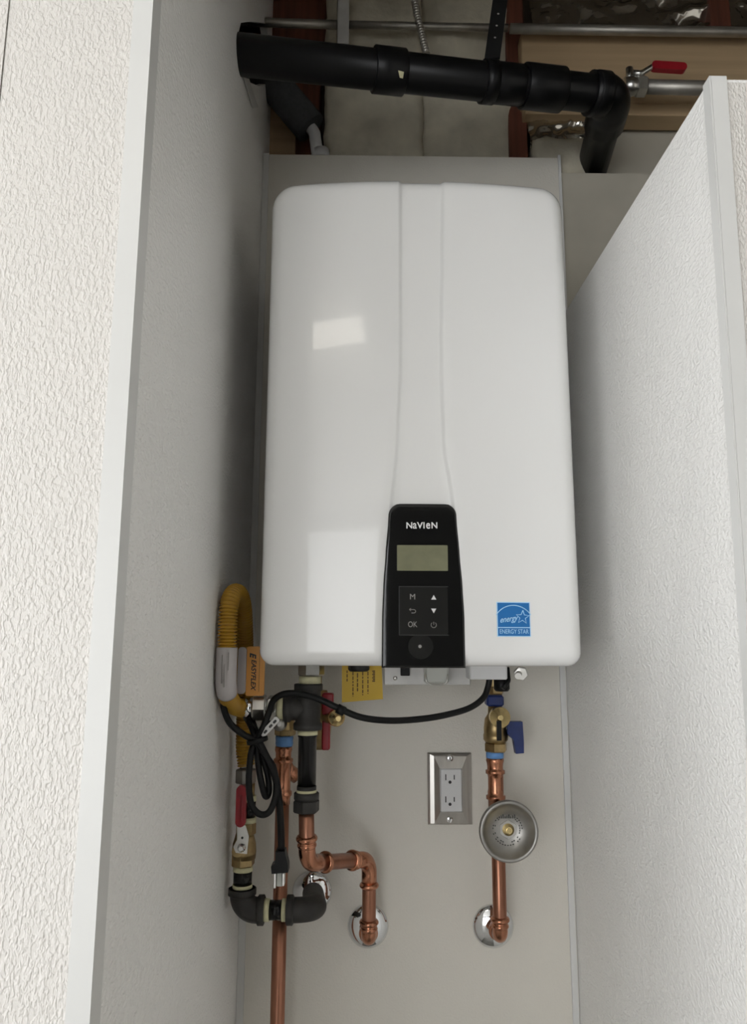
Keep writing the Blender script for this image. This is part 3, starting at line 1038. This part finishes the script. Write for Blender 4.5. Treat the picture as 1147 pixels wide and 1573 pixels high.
# small silver lever hanging at the nut
lv = thing('drain_lever', 'small silver slotted lever below the flex hose nut', 'lever', P(418, 1118, 1.11))
a, c = P(402, 1130, 1.11), P(427, 1103, 1.11)
ang = math.atan2(c.z - a.z, c.x - a.x)
fm = Matrix.Translation((a + c) / 2) @ Matrix.Rotation(-ang, 4, 'Y')
L2 = (c - a).length / 2
lvp = MB().prism(rrect(-L2, L2, -0.0045, 0.0045, 0.003, 4), -0.0012, 0.0012, fm).build('lever_plate', 'spun', lv)
for t_ in (-0.55, 0.1, 0.6):
    MB().prism(rrect(L2 * t_ - 0.003, L2 * t_ + 0.003, -0.0018, 0.0018, 0.0015, 4), -0.0016, 0.0, fm).build('slot', 'print_black', lvp)
k_ = P(428, 1113, 1.125)
MB().lathe([(0, 0.008), (0.004, 0.0105), (0.010, 0.0105), (0.014, 0.007), (0.0155, 0.003)], (k_.x, 1.145, k_.z), (0, -1, 0), 20).build('lever_hub', 'spun', lv)

# hot isolation valve behind the tee
YW = 1.24
vx = P(492, 1110, YW).x
WZ = lambda py: zpx(492, py, YW)
hv = thing('hot_isolation_valve', 'brass isolation valve with red handles behind the iron tee', 'valve', (vx, YW, WZ(1150)))
b = MB()
h = WZ(1060) - WZ(1150)
b.lathe([(0, 0.010), (0.012, 0.014), (0.022, 0.018), (0.045, 0.0195), (0.060, 0.0175), (h - 0.012, 0.0155), (h, 0.0150)], (vx, YW, WZ(1060)), dn, 24)
b.tube([(vx - 0.007, YW, WZ(1064)), (vx - 0.007, YW, HZ0 + 0.004)], 0.0085, 16)
b.build('valve_body', 'brass', hv)
dr = P(516, 1102, YW - 0.03)
b = MB().tube([(vx, YW, dr.z), (dr.x - 0.010, YW - 0.022, dr.z), (dr.x, YW - 0.03, dr.z)], 0.010, 16)
b.build('drain_port', 'brass', hv)
b = MB().lathe([(0, 0.0125), (0.001, 0.0135), (0.010, 0.0135), (0.013, 0.0115), (0.0135, 0.0055), (0.018, 0.0050), (0.0185, 0.004)], (dr.x - 0.002, YW - 0.024, dr.z), (0.35, -1, -0.05), 28)
b.build('drain_cap', 'brass_bright', hv)
a, c = P(494, 1098, YW - 0.03), P(512, 1065, YW - 0.03)
MB().box((a.x, YW - 0.030, a.z), (c.x, YW - 0.006, c.z), 0.002).build('drain_handle', 'red', hv)
a, c = P(491, 1152, YW - 0.015), P(507, 1105, YW - 0.015)
MB().box((a.x + 0.003, YW - 0.020, a.z), (c.x, YW + 0.004, c.z), 0.002).build('shutoff_handle', 'red', hv)

# yellow card under the heater
yc = thing('warning_card', 'yellow paper card hanging under the heater', 'card', P(556, 1075, 1.20))
q = [P(525, 1079, 1.20), P(588, 1074, 1.20), P(586, 1018, 1.20), P(525, 1018, 1.20)]
MB().prism([(p.x, p.z) for p in q], 1.1996, 1.2002).build('card', 'yellow', yc)
random.seed(3)
for i, (px, y0, y1) in enumerate(((533, 1030, 1047), (542, 1032, 1070), (549, 1034, 1062), (557, 1032, 1068), (565, 1032, 1066))):
    y = y0
    b = MB()
    while y < y1:
        ln = random.uniform(3, 7)
        p_, r_ = P(px, y, 1.199), P(px, min(y1, y + ln), 1.199)
        b.box((p_.x - 0.0009, 1.1993, r_.z), (p_.x + 0.0009, 1.1996, p_.z))
        y += ln + 1.6
    b.build('card_print', 'print_brown', yc)
p_, r_ = P(574, 1030, 1.199), P(574, 1048, 1.199)
b = MB()
for k in range(7):
    zz = p_.z + (r_.z - p_.z) * k / 7
    b.box((p_.x - 0.0025 + 0.001 * (k % 2), 1.1993, zz - 0.0019), (p_.x + 0.0020, 1.1996, zz))
b.build('card_print', 'print_brown', yc)
q = P(551, 1026, 1.195)
MB().lathe([(0, 0.0155), (0.004, 0.0165), (q.z * 0 + 0.016, 0.0165), (0.019, 0.014)], (q.x, 1.178, HZ0 + 0.006), dn, 28).build('plug_cap', 'strap', heater)

# ------------------------------------------------------------------ cold line
YCo = 1.30
cxp = P(765, 1300, YCo).x
KZ = lambda py: zpx(764, py, YCo)
cv = thing('cold_isolation_valve', 'brass isolation valve with blue handles above the right copper pipe', 'valve', (cxp, YCo, KZ(1156)))
b = MB()
t0 = KZ(1082)
b.lathe([(0, 0.0115), (KZ(1082) - KZ(1096), 0.0120), (KZ(1082) - KZ(1104), 0.0175), (KZ(1082) - KZ(1118), 0.0195), (KZ(1082) - KZ(1127), 0.0195), (KZ(1082) - KZ(1128), 0.0205), (KZ(1082) - KZ(1136), 0.0205), (KZ(1082) - KZ(1138), 0.0185), (KZ(1082) - KZ(1141), 0.0170)], (cxp, YCo, t0), dn, 28)
b.hexnut((cxp, YCo, KZ(1140)), dn, KZ(1140) - KZ(1154.5), 0.0195, 0.3)
b.tube([(cxp, YCo, KZ(1084)), (cxp, YCo, HZ0 + 0.004)], 0.0130, 20)
b.hexnut((cxp, YCo, KZ(1054)), dn, 0.013, 0.0160, 0.3)
b.build('valve_body', 'brass', cv)
dr = P(767.5, 1102, YCo - 0.045)
MB().tube([(cxp, YCo, dr.z), (dr.x, YCo - 0.045, dr.z)], 0.011, 20).build('drain_port', 'brass', cv)
MB().lathe([(0, 0.0155), (0.001, 0.0168), (0.012, 0.0168), (0.014, 0.0160), (0.0142, 0.0055), (0.017, 0.0050), (0.0175, 0.004)], (dr.x, YCo - 0.036, dr.z), (0, -1, 0), 36).build('drain_cap', 'brass_bright', cv)
a, c = P(763.5, 1138, YCo - 0.056), P(770, 1108, YCo - 0.056)
MB().prism([(c.x, a.z + 0.0), (c.x + 0.0005, c.z), (a.x + 0.0005, c.z), (a.x, a.z)], YCo - 0.054, YCo - 0.0505).build('cap_strap', 'rubber', cv)
a, c = P(747, 1085, YCo - 0.04), P(773, 1068, YCo - 0.04)
MB().box((a.x, YCo - 0.045, a.z), (c.x, YCo - 0.018, c.z), 0.003).build('drain_handle', 'blue', cv)
yh = YCo - 0.012
hpoly = [(778, 1108), (801, 1108), (803, 1140), (803, 1156), (791, 1157), (787, 1135), (783, 1132), (778, 1126)]
q = [P(px, py, yh) for px, py in hpoly]
MB().prism([(p.x, p.z) for p in q][::-1], yh - 0.008, yh + 0.008).build('shutoff_handle', 'blue', cv)
MB().tube([(cxp, YCo, KZ(1118)), (cxp + 0.026, YCo - 0.008, KZ(1118))], 0.0055, 14).build('handle_stem', 'steel', cv)

cr = thing('copper_cold_riser', 'vertical copper pipe with press fittings right of the outlet', 'pipe', (cxp, YCo, fc2.z - 0.02))
MB().lathe([(0, 0.0140), (0.003, 0.0147), (KZ(1154.5) - KZ(1164), 0.0145)], (cxp - 0.002, YCo, KZ(1154.5)), dn, 24).build('thread_tape', 'blue_tape', cr)
cbot = Vector((cxp, YCo, fc2.z + 0.004))
cend = Vector((fc2.x + 0.004, YB - 0.004, fc2.z + 0.004))
MB().tube(fillet([(cxp, YCo, KZ(1160)), cbot, cend], 0.014, 12), RC, 20).build('copper_tube', 'copper_dull', cr)
b = MB()
zz = KZ(1163)
g = lambda py: KZ(1163) - KZ(py)
b.lathe([(0, 0.0138), (g(1168), 0.0150), (g(1172), 0.0138), (g(1178), 0.0130), (g(1182), 0.0130), (g(1183), 0.0160), (g(1188), 0.0160), (g(1189), 0.0132), (g(1194), 0.0122), (g(1212), 0.0122), (g(1216), 0.0132), (g(1221), 0.0132), (g(1222), 0.0160), (g(1227), 0.0160), (g(1228), 0.0128), (g(1290), 0.0126)], (cxp - 0.002, YCo, zz), dn, 28)
b.build('press_adapter', 'copper', cr)
elbow_fit((cxp, YCo, 1.2), cbot, cend, 0.014, (0.030, 0.030), 'press_elbow', cr)

# metal cup on the cold riser
YG = 1.215
gc = P(782, 1278, YG)
cup = thing('arrestor_cup', 'round grey metal cup with a printed ring facing out on the right copper pipe', 'arrestor', (gc.x, YG, gc.z - 0.042))
r = 42 / 1150 * (gc - CAM_POS).length * 0.985
b = MB().lathe([(0.0, 0.0145), (0.05, 0.0145), (0.052, r * 0.72), (0.062, r * 0.93), (0.066, r), (0.072, r), (0.0745, r * 0.97), (0.0745, r * 0.90), (0.072, r * 0.865),
                (0.066, r * 0.80), (0.058, r * 0.62), (0.0545, r * 0.40), (0.054, r * 0.27), (0.054, 0.0001)], (gc.x, YG + 0.0745, gc.z), (0, -1, 0), 56)
b.build('cup_body', 'spun', cup)
yb_ = YG + 0.0745 - 0.054
MB().lathe([(0, 0.0095), (0.004, 0.009), (0.005, 0.006), (0.009, 0.0055), (0.0095, 0.004)], (gc.x + 0.002, yb_, gc.z - 0.001), (0, -1, 0), 24).build('hub_nut', 'brass_bright', cup)
MB().lathe([(0, 0.0145), (0.0015, 0.014)], (gc.x + 0.002, yb_ - 0.0003, gc.z - 0.001), (0, -1, 0), 6, sides=6).build('hub_washer', 'steel', cup)
b = MB()
random.seed(5)
for ring, (rr_, dy) in enumerate(((0.0195, 0.0038), (0.0228, 0.0062))):
    for k in range(34):
        a = 2 * math.pi * k / 34
        if random.random() < 0.28 or (math.cos(a) > 0.75):
            continue
        fm = Matrix.Translation((gc.x + rr_ * math.sin(a), yb_ - dy - 0.0006, gc.z + rr_ * math.cos(a))) @ Matrix.Rotation(a, 4, 'Y')
        b.prism([(-0.0011, -0.0007), (0.0011, -0.0007), (0.0011, 0.0007), (-0.0011, 0.0007)], -0.0003, 0.0002, fm)
for k in range(9):
    xx = gc.x - 0.012 + k * 0.003
    hh_ = 0.0015 + 0.0014 * ((k * 7) % 3) / 2
    b.box((xx - 0.0011, yb_ - 0.0062, gc.z + 0.0165), (xx + 0.0007, yb_ - 0.0056, gc.z + 0.0165 + hh_ * 2))
b.build('printed_ring', 'print_black', cup)

# ------------------------------------------------------------------ outlet
ol = thing('wall_outlet', 'white duplex outlet in a grey stainless steel plate under the heater', 'outlet', P(690, 1266, YB))
a, c = P(657, 1266, YB), P(723, 1156, YB)
x0, x1, z0, z1 = a.x, c.x, a.z, c.z
xm, zm = (x0 + x1) / 2, (z0 + z1) / 2
ia, ic = P(675.5, 1245, YB), P(707.5, 1179, YB)
ix0, ix1, iz0, iz1 = ia.x, ic.x, ia.z, ic.z
loops = [(x0, x1, z0, z1, YB - 0.0004), (x0, x1, z0, z1, YB - 0.003), (x0 + 0.004, x1 - 0.004, z0 + 0.002, z1 - 0.002, YB - 0.0052), (ix0 - 0.010, ix1 + 0.010, iz0 - 0.020, iz1 + 0.020, YB - 0.0068),
         (ix0 - 0.001, ix1 + 0.001, iz0 - 0.001, iz1 + 0.001, YB - 0.0125), (ix0, ix1, iz0, iz1, YB - 0.0125), (ix0, ix1, iz0, iz1, YB - 0.005)]
vs, fs = [], []
for (q0, q1, s0, s1, yy) in loops:
    vs += [(q0, yy, s0), (q1, yy, s0), (q1, yy, s1), (q0, yy, s1)]
for i in range(len(loops) - 1):
    for k in range(4):
        fs.append((i * 4 + k, i * 4 + (k + 1) % 4, i * 4 + 4 + (k + 1) % 4, i * 4 + 4 + k))
plate = MB().add(vs, fs, False).build('cover_plate', 'stainless', ol)
rec = MB().box((ix0 + 0.0004, YB - 0.0138, iz0 + 0.0004), (ix1 - 0.0004, YB - 0.001, iz1 - 0.0004), 0.0012).build('receptacle', 'plastic_white', ol)
for py0 in (1190, 1224):
    for px_, hgt in ((684.5, 9), (697.5, 7)):
        s = P(px_, py0 + 4, YB - 0.0139)
        MB().box((s.x - 0.0009, YB - 0.0141, s.z - hgt * 0.00055), (s.x + 0.0009, YB - 0.0136, s.z + hgt * 0.00055)).build('slot', 'print_black', rec)
    s = P(691, py0 + 11.5, YB - 0.0139)
    MB().lathe([(0, 0.0027), (0.0003, 0.0027)], (s.x, YB - 0.0138, s.z), (0, -1, 0), 16).build('ground_hole', 'print_black', rec)
for py0 in (1165, 1258):
    s = P(690.5, py0, YB - 0.007)
    sw = MB().lathe([(0, 0.0066), (0.0024, 0.0066), (0.0038, 0.0052), (0.0041, 0.001)], (s.x, YB - 0.0060, s.z), (0, -1, 0), 20).build('plate_screw', 'chrome', plate)

# ------------------------------------------------------------------ power cord
pc_ = thing('power_cord', 'coiled black power cord with plug hanging under the heater', 'cord', P(430, 1362, 1.15))
RCB = 0.0046
b = MB()
b.tube(spline([P(752, 1040, 1.16), P(749, 1056, 1.16), P(742, 1072, 1.155), P(722, 1087, 1.14), P(690, 1097, 1.12), P(650, 1104, 1.105), P(600, 1107, 1.095), P(555, 1102, 1.09), P(520, 1088, 1.09), P(490, 1074, 1.092), P(462, 1066, 1.096),
               P(436, 1066, 1.10), P(420, 1076, 1.108), P(413, 1094, 1.112), P(405, 1115, 1.112), P(394, 1137, 1.112)], 8), RCB, 12)
b.build('cable', 'rubber', pc_)
b = MB()
b.tube(spline([P(345, 1058, 1.095), P(342.5, 1074, 1.088), P(345, 1093, 1.084), P(354, 1112, 1.085), P(372, 1127, 1.10), P(390, 1138, 1.108), P(404, 1156, 1.11), P(420, 1180, 1.115), P(424, 1215, 1.11), P(415, 1245, 1.10), P(400, 1251, 1.10),
               P(386, 1236, 1.10), P(382, 1200, 1.105), P(385, 1160, 1.108), P(391, 1134, 1.115), P(384, 1112, 1.13), P(377, 1100, 1.166), P(377, 1085, 1.170)], 8), RCB, 12)
b.tube(spline([P(413, 1080, 1.172), P(413, 1098, 1.168), P(410, 1110, 1.14), P(400, 1128, 1.118), P(395, 1150, 1.116), P(399, 1190, 1.115), P(407, 1222, 1.115), P(413, 1216, 1.12), P(411, 1190, 1.123), P(402, 1158, 1.12), P(397, 1136, 1.12), P(390, 1115, 1.135), P(386, 1102, 1.168), P(386, 1085, 1.172)], 8), RCB, 12)
b.tube(spline([P(396, 1136, 1.106), P(407, 1158, 1.106), P(421, 1188, 1.11), P(428, 1225, 1.118), P(431, 1265, 1.13), P(432, 1300, 1.14), P(431, 1318, 1.145)], 8), [RCB * 1.1] * 49, 12)
b.build('coil', 'rubber', pc_)
k_ = P(393, 1137, 1.112)
MB().lathe([(0, 0.014), (0.001, 0.0155), (0.006, 0.0155), (0.007, 0.014)], k_ + Vector((0.001, 0.001, 0.003)), (0.25, 0, -1), 20).build('cable_tie', 'rubber', pc_)
q = [P(424, 1306, 1.14), P(438, 1306, 1.14), P(443, 1328, 1.14), P(443, 1338, 1.14), P(418, 1340, 1.14), P(417, 1329, 1.14), P(423, 1324, 1.14)]
pl = MB().prism([(p.x, p.z) for p in q][::-1], 1.132, 1.156).build('plug', 'rubber', pc_)
a, c = P(421, 1362, 1.144), P(441, 1339, 1.144)
MB().box((a.x + 0.0035, 1.140, a.z + 0.001), (c.x - 0.0065, 1.148, c.z), 0.001).build('prong_guard', 'plastic_clear', pl)
MB().box((a.x, 1.136, a.z), (a.x + 0.003, 1.152, c.z), 0.0004).box((c.x - 0.006, 1.136, a.z + 0.003), (c.x - 0.003, 1.152, c.z), 0.0004).build('prong', 'steel', pl)
k_ = P(524, 1091, 1.09)
MB().lathe([(0, 0.0068), (0.012, 0.0068)], k_ - Vector((0.006, 0, -0.003)), (1, 0, -0.5), 14).build('cable_clip', 'rubber', pc_)

# ------------------------------------------------------------------ overhead: black drain pipe
RA = 0.0315
pA = PX(368, 84, XL)
zL = pA.z
yR = 1.20
pB = P(940, 147, yR)
pA0 = pA + (pA - pB).normalized() * 0.14
dp = thing('drain_pipe', 'thick black plastic drain pipe crossing above the water heater', 'pipe', (pA.x, pA.y, pA.z - RA))
pend = P(914, 262, 1.405)
pend.x = P(908, 262, 1.405).x
RA2 = 0.0315
MB().tube(fillet([pA0, pB, pend], [0, 0.05, 0], 12), RA, 28).build('pipe_run', 'abs', dp)


def on_pipe(px):
    # point along pA-pB whose pixel x is px (linear search)
    best, bt = None, 1e9
    for i in range(801):
        p = pA.lerp(pB, i / 800)
        v = p - CAM_POS
        cx_ = CX + F_PX * v.dot(_r) / v.dot(_f)
        if abs(cx_ - px) < bt:
            bt, best = abs(cx_ - px), p
    return best


axp = (pB - pA).normalized()
for px0, px1, rr_ in ((573, 620, RA + 0.005), (752, 800, RA + 0.002), (803, 862, RA + 0.006), (912, 930, RA + 0.007)):
    a, c = on_pipe(px0), on_pipe(px1)
    L = (c - a).length
    MB().lathe([(0, rr_ - 0.001), (0.001, rr_), (L - 0.001, rr_), (L, rr_ - 0.001)], a, axp, 32).build('coupling', 'abs', dp)
path = fillet([pB - axp * 0.045, pB, pB + (pend - pB).normalized() * 0.075], 0.042, 12)
MB().tube(path, RA + 0.006, 28).build('elbow', 'abs', dp)
for px, py, w_, h_ in ((608, 112, 8, 11), (747, 112, 3, 12)):  # paper scrap on the coupling, then a narrow painted yellow glint
    p_ = on_pipe(px)
    v = (CAM_POS - p_)
    v = (v - axp * v.dot(axp)).normalized()
    u = axp
    w = v.cross(u)
    c_ = p_ + v * (RA + (0.0053 if px < 700 else 0.0005)) - Vector((0, 0, 0.002))
    s = 0.00125
    vs = [c_ - u * w_ * s * 0.5 + w * h_ * s * 0.3, c_ + u * w_ * s * 0.5 + w * h_ * s * 0.2, c_ + u * w_ * s * 0.45 - w * h_ * s * 0.5, c_ - u * w_ * s * 0.1 - w * h_ * s * 0.45]
    vs = vs + [q + v * 0.0006 for q in vs]
    MB().add(vs, [(0, 1, 2, 3), (7, 6, 5, 4), (0, 4, 5, 1), (1, 5, 6, 2), (2, 6, 7, 3), (3, 7, 4, 0)], False).build('scrap_and_glint', 'paste', dp)

# foam-covered pipe dropping at left
a, c = P(400, 105, 1.375), P(477, 197, 1.400)
fp = thing('insulated_pipe', 'small pipe in grey foam sleeve behind the black drain pipe', 'pipe', c)
a2 = a + (a - c) * 0.35
MB().tube([a2, c], 0.0345, 28).build('foam_sleeve', 'foam', fp)
c2 = c + (c - a).normalized() * 0.012
e2 = P(493, 236, 1.402)
MB().tube(fillet([c - (c - a).normalized() * 0.02, c2, e2 + Vector((0, 0, -0.06))], 0.02, 8), 0.0125, 20).build('inner_pipe', 'plastic_white', fp)
MB().lathe([(0, 0.0175), (0.02, 0.0175)], e2 + Vector((-0.001, 0, 0.006)), (0.1, 0, -1), 24).build('pipe_socket', 'plastic_white', fp)


# framing timbers
def timber(px0, py0, px1, py1, y0, y1, m, name, label, grow=(0, 0)):
    a, c = P(px0, py1, y0), P(px1, py0, y0)
    xa, xb = a.x, P(px1, (py0 + py1) / 2, y0).x
    o = MB().box((a.x, y0, a.z - grow[0]), (c.x, y1, c.z + grow[1]), 0.002).build(name, m)
    return tag(o, label, 'timber')


YS = 1.40
timber(783, 60, 805, 246, YS, 1.49, 'stud', 'wall_stud', 'reddish wooden stud between the insulation batts above the heater', (0.05, 0.15))
timber(447, 100, 493, 246, YS + 0.05, 1.49, 'stud', 'wall_stud', 'reddish wooden stud behind the grey foam sleeve', (0.05, 0.0))
timber(388, 0, 518, 70, YS + 0.035, 1.49, 'stud', 'wall_blocking', 'dark red wooden block above the left end of the drain pipe', (0.0, 0.06))
timber(402, 150, 455, 240, YS + 0.045, 1.49, 'wood', 'wall_blocking', 'dim wooden block behind foam sleeve at the left corner', (0.03, 0.0))
timber(1093, 0, 1120, 40, YS - 0.01, 1.49, 'stud', 'wall_stud', 'reddish wooden stud between foil sheets at top right', (0.0, 0.10))
o = timber(803, 61, 1400, 158, 1.372, 1.42, 'wood', 'header_board', 'wide pale wooden board behind the red lever valve')
o = timber(806, 164, 1400, 174, 1.372, 1.42, 'wood', 'header_ledger', 'narrow pale wooden strip along the bottom of the wide board')
o = timber(862, 180, 1400, 300, 1.43, 1.45, 'drywall', 'backing_sheet', 'beige sheet behind the black pipe elbow')
o['category'] = 'panel'


# insulation batts
def batt(px0, py0, px1, py1, y, thick, seed, name, label, m='batt', amp=0.014, freq=9, nx=36, nz=30, cat='insulation', edge=0.35):
    a, c = P(px0, py1, y), P(px1, py0, y)
    vs, fs = [], []
    for i in range(nz + 1):
        for j in range(nx + 1):
            u, v = j / nx, i / nz
            x, z = a.x + (c.x - a.x) * u, a.z + (c.z - a.z) * v
            e = min(u, 1 - u, v, 1 - v) * 2
            pil = min(1, e / edge) ** 0.5 if e > 0 else 0
            nv = noise.noise(Vector((x * freq, seed * 3.1, z * freq))) + 0.5 * noise.noise(Vector((x * freq * 2.3, seed * 5.7, z * freq * 2.3)))
            vs.append((x + 0.006 * noise.noise(Vector((z * 30, seed, 0))), y - thick * pil * 0.6 - amp * nv * (0.25 + 0.75 * pil), z + 0.008 * noise.noise(Vector((x * 25, seed, 3)))))
    for i in range(nz):
        for j in range(nx):
            k = i * (nx + 1) + j
            fs.append((k, k + 1, k + nx + 2, k + nx + 1))
    rim = list(range(nx + 1)) + [i * (nx + 1) + nx for i in range(1, nz + 1)] + [nz * (nx + 1) + j for j in range(nx - 1, -1, -1)] + [i * (nx + 1) for i in range(nz - 1, 0, -1)]
    k = len(vs)
    vs2 = vs + [(vs[q][0], y + 0.04, vs[q][2]) for q in rim]
    n_ = len(rim)
    for i in range(n_):
        fs.append((rim[i], rim[(i + 1) % n_], k + (i + 1) % n_, k + i))
    fs.append(tuple(k + i for i in range(n_))[::-1])
    o = MB().add(vs2, fs, True).build(name, m)
    return tag(o, label, cat)


batt(497, -40, 648, 262, YS + 0.02, 0.035, 1, 'insulation_batt', 'cream insulation batt left of the coiled flexible conduit', amp=0.02)
batt(649, -40, 786, 262, YS + 0.02, 0.035, 2, 'insulation_batt', 'cream insulation batt left of the reddish stud', amp=0.02)
batt(820, 214, 908, 276, 1.39, 0.03, 3, 'insulation_tuft', 'small cream insulation tuft below the crumpled foil', amp=0.012, freq=14, nx=20, nz=16)


def foil(px0, py0, px1, py1, y, seed, label):
    a, c = P(px0, py1, y), P(px1, py0, y)
    nx, nz = 44, 26
    vs, fs = [], []
    for i in range(nz + 1):
        for j in range(nx + 1):
            x, z = a.x + (c.x - a.x) * j / nx, a.z + (c.z - a.z) * i / nz
            q = Vector((x * 13 + z * 9, seed * 4.0, z * 21 - x * 7))
            r1 = 1 - abs(noise.noise(q)) * 2
            r2 = 1 - abs(noise.noise(q * 2.7 + Vector((5, 1, 2)))) * 2
            vs.append((x, y - 0.013 * r1 - 0.005 * r2, z + 0.004 * noise.noise(q * 1.5)))
    n0 = len(vs)
    vs += [(p[0], p[1] + 0.0012, p[2]) for p in vs]
    for i in range(nz):
        for j in range(nx):
            k = i * (nx + 1) + j
            fs.append((k, k + 1, k + nx + 2, k + nx + 1))
            fs.append((n0 + k, n0 + k + nx + 1, n0 + k + nx + 2, n0 + k + 1))
    return tag(MB().add(vs, fs, True).build('foil_sheet', 'foil'), label, 'foil')


foil(815, -45, 1000, 50, 1.40, 1, 'crumpled silver foil above the pale board, left of the top conduit end')
foil(1000, -45, 1095, 50, 1.41, 2, 'crumpled silver foil between the larger foil and the red stud')
foil(1118, -45, 1250, 50, 1.41, 3, 'crumpled silver foil at the top right corner')
foil(812, 174, 935, 232, 1.405, 4, 'crumpled silver foil tucked behind the black pipe elbow')

# conduits
yq = 1.33
c1 = tag(MB().tube([P(350, 33, yq), P(519, 38, yq)], 0.0085, 16).build('conduit', 'emt'), 'short grey metal conduit above the left end of the drain pipe', 'conduit')
c1 = tag(MB().tube([P(533, 38, yq + 0.03), P(780, 43, yq + 0.03)], 0.0075, 16).build('conduit', 'emt'), 'grey metal conduit crossing in front of the insulation batts', 'conduit')
c1 = tag(MB().tube([P(783, 44, yq), P(1300, 52, yq)], 0.0098, 16).build('conduit', 'emt'), 'long grey metal conduit along the top of the pale board', 'conduit')
# flexible conduit
path = resample([P(632, -30, 1.30), P(640, 20, 1.295), P(655, 84, 1.285)], 0.0011)
tag(MB().tube(path, [0.0062 + 0.0011 * math.cos(2 * math.pi * i / 6) for i in range(len(path))], 14).build('flexible_conduit', 'emt'),
    'thin ribbed flexible metal conduit dropping behind the drain pipe', 'conduit')
# flat metal bar
a, c = P(514, 66, 1.315), P(538, -30, 1.315)
fb = MB().box((a.x + 0.004, 1.315, a.z), (c.x - 0.002, 1.318, c.z)).box((a.x + 0.004, 1.315, a.z), (a.x + 0.0055, 1.335, c.z)).build('metal_bracket', 'galv')
tag(fb, 'grey sheet metal upright between the two thin conduits', 'bracket')
# pipe hanger strap
hs_t, hs_b = P(772, -30, 1.165), on_pipe(752) + Vector((0, -0.028, 0.022))
d_ = (hs_b - hs_t)
u = Vector((1, 0, 0.08)).normalized()
hang = thing('pipe_hanger', 'black metal hanger strap holding up the drain pipe', 'hanger', hs_b)
n_ = d_.normalized().cross(u).normalized()
vs = []
for p_ in (hs_t, hs_b):
    for s1, s2 in ((-1, -1), (1, -1), (1, 1), (-1, 1)):
        vs.append(p_ + u * 0.0135 * s1 + n_ * 0.0015 * s2)
MB().add(vs, [(0, 1, 2, 3), (7, 6, 5, 4), (0, 4, 5, 1), (1, 5, 6, 2), (2, 6, 7, 3), (3, 7, 4, 0)], False).build('strap', 'strap', hang)
hp_ = on_pipe(750)
MB().lathe([(0, RA + 0.002), (0.0, RA + 0.004), (0.022, RA + 0.004), (0.022, RA + 0.002)], hp_ - axp * 0.011, axp, 32).build('strap_loop', 'abs', hang)
for t_ in (0.45, 0.6, 0.75):
    q = hs_t.lerp(hs_b, t_)
    MB().lathe([(0, 0.002), (0.0003, 0.002)], q + n_ * (0.0015 if n_.y < 0 else -0.0015), n_ if n_.y < 0 else -n_, 10).build('strap_hole', 'galv', hang)

# ball valve at top right
yb = 1.30
bv = thing('ball_valve', 'ball valve on a grey pipe with a bright red lever at top right', 'valve', P(985, 150, yb))
pp = P(985, 133, yb)
pq = P(1200, 138, yb)
MB().tube([pp - Vector((0.02, 0, 0)), pq], 0.0135, 20).build('pipe_run', 'emt', bv)
b = MB().hexnut(pp - Vector((0.012, 0, 0)), (1, 0, 0), 0.020, 0.0205, 0.3)
b.lathe([(0, 0.016), (0.015, 0.019), (0.03, 0.016)], pp - Vector((0.036, 0, 0)), (1, 0, 0), 24)
b.lathe([(0, 0.007), (0.03, 0.007)], pp + Vector((-0.022, 0, 0.01)), (0, 0, 1), 16)
b.build('valve_body', 'steel', bv)
s0 = P(972, 113, yb - 0.005)
s1, s2 = P(985, 113, yb - 0.008), P(1002, 102, yb - 0.008)
MB().tube([s0, s1, s2, P(1012, 102, yb - 0.008)], [0.007, 0.006, 0.005, 0.005], 12).build('lever_arm', 'steel', bv)
g0, g1 = P(1003, 102, yb - 0.008), P(1050, 105, yb - 0.008)
L = (g1 - g0).length
fm = Matrix.Translation((g0 + g1) / 2) @ Matrix.Rotation(-math.atan2(g1.z - g0.z, g1.x - g0.x), 4, 'Y')
gr_ = MB().prism(rrect(-L / 2 - 0.004, L / 2 + 0.004, -0.0085, 0.0085, 0.0075, 8), -0.006, 0.006, fm).build('lever_grip', 'red', bv)
gr_['label'] = 'red lever grip'

# small plug on the partition's top edge
q = P(1107, 104, 0.72)
b = MB().lathe([(0, 0.011), (0.004, 0.010), (0.005, 0.0035), (0.010, 0.0035), (0.011, 0.0055), (0.015, 0.0050)], (q.x, 0.722, ZP + 0.0003), (0, 0, 1), 16)
tag(b.build('screw_anchor', 'trim'), 'small white screw anchor on the top edge of the right partition', 'screw')

# ------------------------------------------------------------------ ceiling lamps of the room
def ceiling_lamp(x, y, label, power):
    t_ = thing('ceiling_lamp', label, 'lamp', (x, y, ZC - 0.04), 'flush ceiling lamps behind the camera')
    MB().box((x - 0.20, y - 0.13, ZC - 0.035), (x + 0.20, y + 0.13, ZC - 0.0005), 0.004).build('housing', 'lamp', t_)
    L_ = bpy.data.lights.new('lamp_light', 'AREA')
    L_.shape = 'RECTANGLE'
    L_.size, L_.size_y = 0.34, 0.20
    L_.energy = power
    L_.color = (1.0, 0.93, 0.82)
    lo = bpy.data.objects.new('lamp_light', L_)
    COL.objects.link(lo)
    lo.location = (x, y, ZC - 0.04)


ceiling_lamp(-0.33, -0.18, 'flush rectangular ceiling lamp in the room', 1.3)
